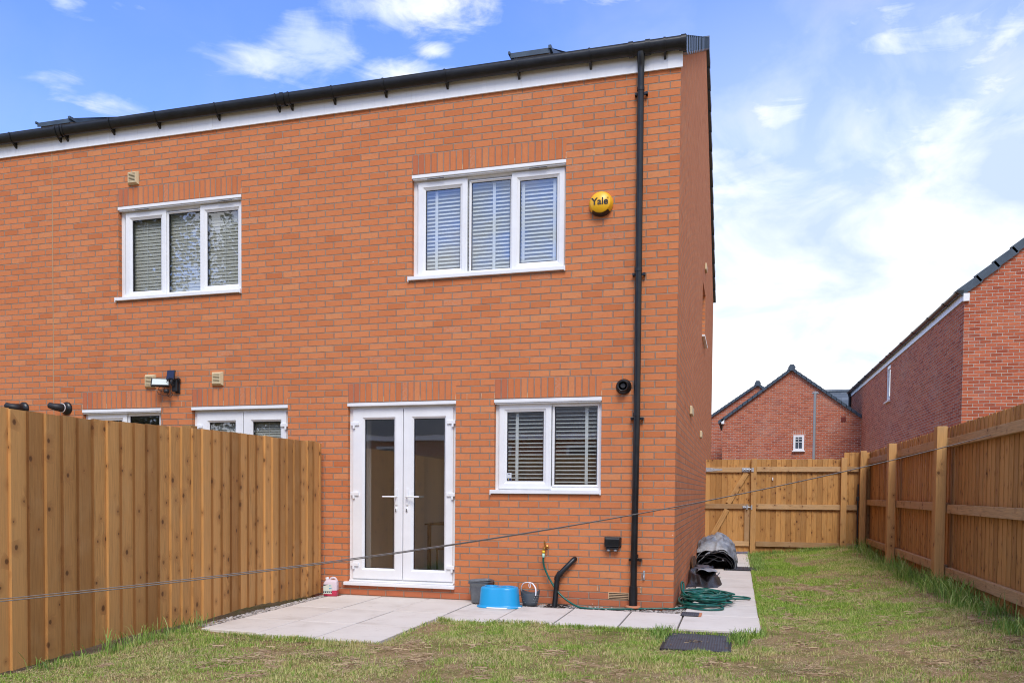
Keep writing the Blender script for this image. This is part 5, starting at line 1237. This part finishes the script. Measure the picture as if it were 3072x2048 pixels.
M_tuft = mat('tuft_green', rough=.55, build=lambda t, p: t.put(p.inputs['Base Color'], t.ramp(t.new('ShaderNodeAttribute', attribute_name='rnd').outputs['Fac'], [(0, (.08, .18, .024)), (.6, (.20, .35, .05)), (1, (.42, .46, .15))])))
dn = lambda x, y: np.clip(.45 + .9 * pn(x, y, 2.4, 3) + .55 * pn(x, y, 8, 4), .05, 1)
blades('grass', 230000, (-4, 3.1, -5.6, .2), .016, .040, .0042, M_grass, 'short patchy green and yellow grass of the lawn in front of the patio', 1, dn, .8)
blades('grass', 130000, (.85, 3.1, .2, 9.0), .020, .042, .0058, M_grass, 'short greener grass of the lawn strip between path and right fence', 2, dn, .7)
ds = lambda x, y: np.clip(.10 + 1.6 * np.maximum(0, pn(x, y, 3.0, 9) + .35 * pn(x, y, 11, 2) - .05) + .7 * sstep(x, 1.6, 2.8) * sstep(-y, 0.5, 3.5) + .6 * sstep(-x, 2.4, 3.6) * sstep(-y, 2.6, 3.4), .03, 1)
blades('dry_clippings', 130000, (-4, 3.1, -5.6, 8.8), .030, .085, .0030, M_straw, 'dry straw coloured grass clippings lying in clumps on the lawn', 5, ds, 1.0, flat=True)
def hay():
    rg = random.Random(8); b = MB()
    for _ in range(130):
        if rg.random() < .55: cx_, cy_ = rg.uniform(.95, 2.9), rg.uniform(-4.2, 3.5)
        else: cx_, cy_ = rg.uniform(-3.9, 1.5), rg.uniform(-4.4, -2.7)
        if bool(pav(cx_, cy_)) or cy_ > -3.0 and cx_ < -2 or (cx_ < .7 and cy_ > -2.45): continue
        s = rg.uniform(.02, .07)
        for _k in range(int(s * 900)):
            x, y = rg.gauss(cx_, s), rg.gauss(cy_, s * 1.4); z = float(gh(x, y)) + rg.uniform(.004, .014 + s * .35); a = rg.uniform(0, 3.14); l = rg.uniform(.012, .045); wd = .0016
            dx, dy = math.cos(a) * l, math.sin(a) * l; b.face([(x - dx, y - dy, z), (x + dx, y + dy, z + rg.uniform(-.01, .012)), (x + dx - dy * wd / l, y + dy + dx * wd / l, z + .002), (x - dx - dy * wd / l, y - dy + dx * wd / l, z + .003)], r=rg.random() * .7)
    o = b.build('hay_clumps', M_straw); struct(o, 'small matted clumps of brown mown grass scattered on the lawn', 'stuff', 'grass')
hay()
# long tufts along fences, at the cover and at the paving edges
tufts = []
def tuft(cx_, cy_, sx, sy, n, h, seed): tufts.append((cx_, cy_, sx, sy, n, h, seed))
def build_tufts(name, T_, lab, m):
    V = []; F = []; Rr = []; rg = random.Random(77)
    for (cx_, cy_, sx, sy, n, h, seed) in T_:
        for _ in range(n):
            x = rg.gauss(cx_, sx); y = rg.gauss(cy_, sy)
            if x > 3.02 or x < -4.0 or bool(pav(x, y)) and h > .0 and not (abs(cx_ - .85) < .2): continue
            z = float(gh(x, y)) - .003; hh = h * rg.uniform(.35, 1.25); a = rg.uniform(0, 6.3); wd = rg.uniform(.0025, .0055) * (1 + h * 2); l = hh * rg.uniform(.15, .75); b_ = rg.uniform(0, 6.3); dx, dy = math.cos(a) * wd / 2, math.sin(a) * wd / 2; lx, ly = math.cos(b_) * l, math.sin(b_) * l
            k = len(V); V += [(x - dx, y - dy, z), (x + dx, y + dy, z), (x + dx + lx * .3, y + dy + ly * .3, z + hh * .55), (x - dx + lx * .3, y - dy + ly * .3, z + hh * .55), (x + dx * .6 + lx * .7, y + dy * .6 + ly * .7, z + hh * .88), (x - dx * .6 + lx * .7, y - dy * .6 + ly * .7, z + hh * .88), (x + lx * 1.15, y + ly * 1.15, z + hh * .97)]
            F += [(k, k + 1, k + 2, k + 3), (k + 3, k + 2, k + 4, k + 5), (k + 5, k + 4, k + 6)]; r = rg.random(); Rr += [r] * 7
    me = bpy.data.meshes.new(name); me.from_pydata(V, [], F); at = me.attributes.new('rnd', 'FLOAT', 'POINT'); at.data.foreach_set('value', Rr); me.materials.append(m); o = bpy.data.objects.new(name, me); COL.objects.link(o); struct(o, lab, 'stuff', 'grass')
T1 = [(2.86 + rng.uniform(-.12, .08), -3.6 + i * .11 + rng.uniform(-.05, .05), .07, .09, int(rng.choice((20, 45, 80)) if i * .11 - 3.6 < 3.8 else 25), rng.uniform(.06, .25), i) for i in range(112)]
build_tufts('long_grass', T1, 'long rank green grass growing along the foot of the right fence', M_tuft)
T2 = [(-3.90 + rng.uniform(-.03, .08), -4.6 + i * .10, .05, .07, rng.choice((8, 25, 50)), rng.uniform(.05, .20), i) for i in range(21)]
build_tufts('long_grass', T2, 'long grass tufts growing along the foot of the left fence', M_tuft)
T3 = [(.00, -1.72, .045, .13, 300, .065, 1), (.665, -1.72, .04, .14, 380, .080, 2), (.80, -1.40, .06, .04, 160, .07, 3), (.05, -1.55, .04, .05, 120, .08, 4)]
build_tufts('grass_tuft', T3, 'bright green grass tufts on both sides of the large manhole cover', M_tuft)
T4 = [(.98 + rng.uniform(-.06, .06), 5.2 + i * .16, .06, .09, 90, .075, i) for i in range(23)] + [(.9 + rng.uniform(0, 1.9), 8.86, .12, .05, 60, .09, i) for i in range(26)]
build_tufts('grass_tuft', T4, 'bright green tufts at the far end of the lawn beside path and gate', M_tuft)
T5 = [(rng.uniform(-2.1, .9), -1.50 - .02, .05, .012, 45, .045, i) for i in range(60)] + [(rng.uniform(-3.8, -2.1), -2.93, .05, .012, 45, .045, i) for i in range(36)] + [(.872, rng.uniform(-1.3, 5), .010, .07, 50, .045, i) for i in range(70)] + [(-2.11, rng.uniform(-2.9, -1.6), .01, .05, 45, .04, i) for i in range(20)]
build_tufts('grass_edge', T5, 'grass fringe hanging over the edges of the paving', M_grass)
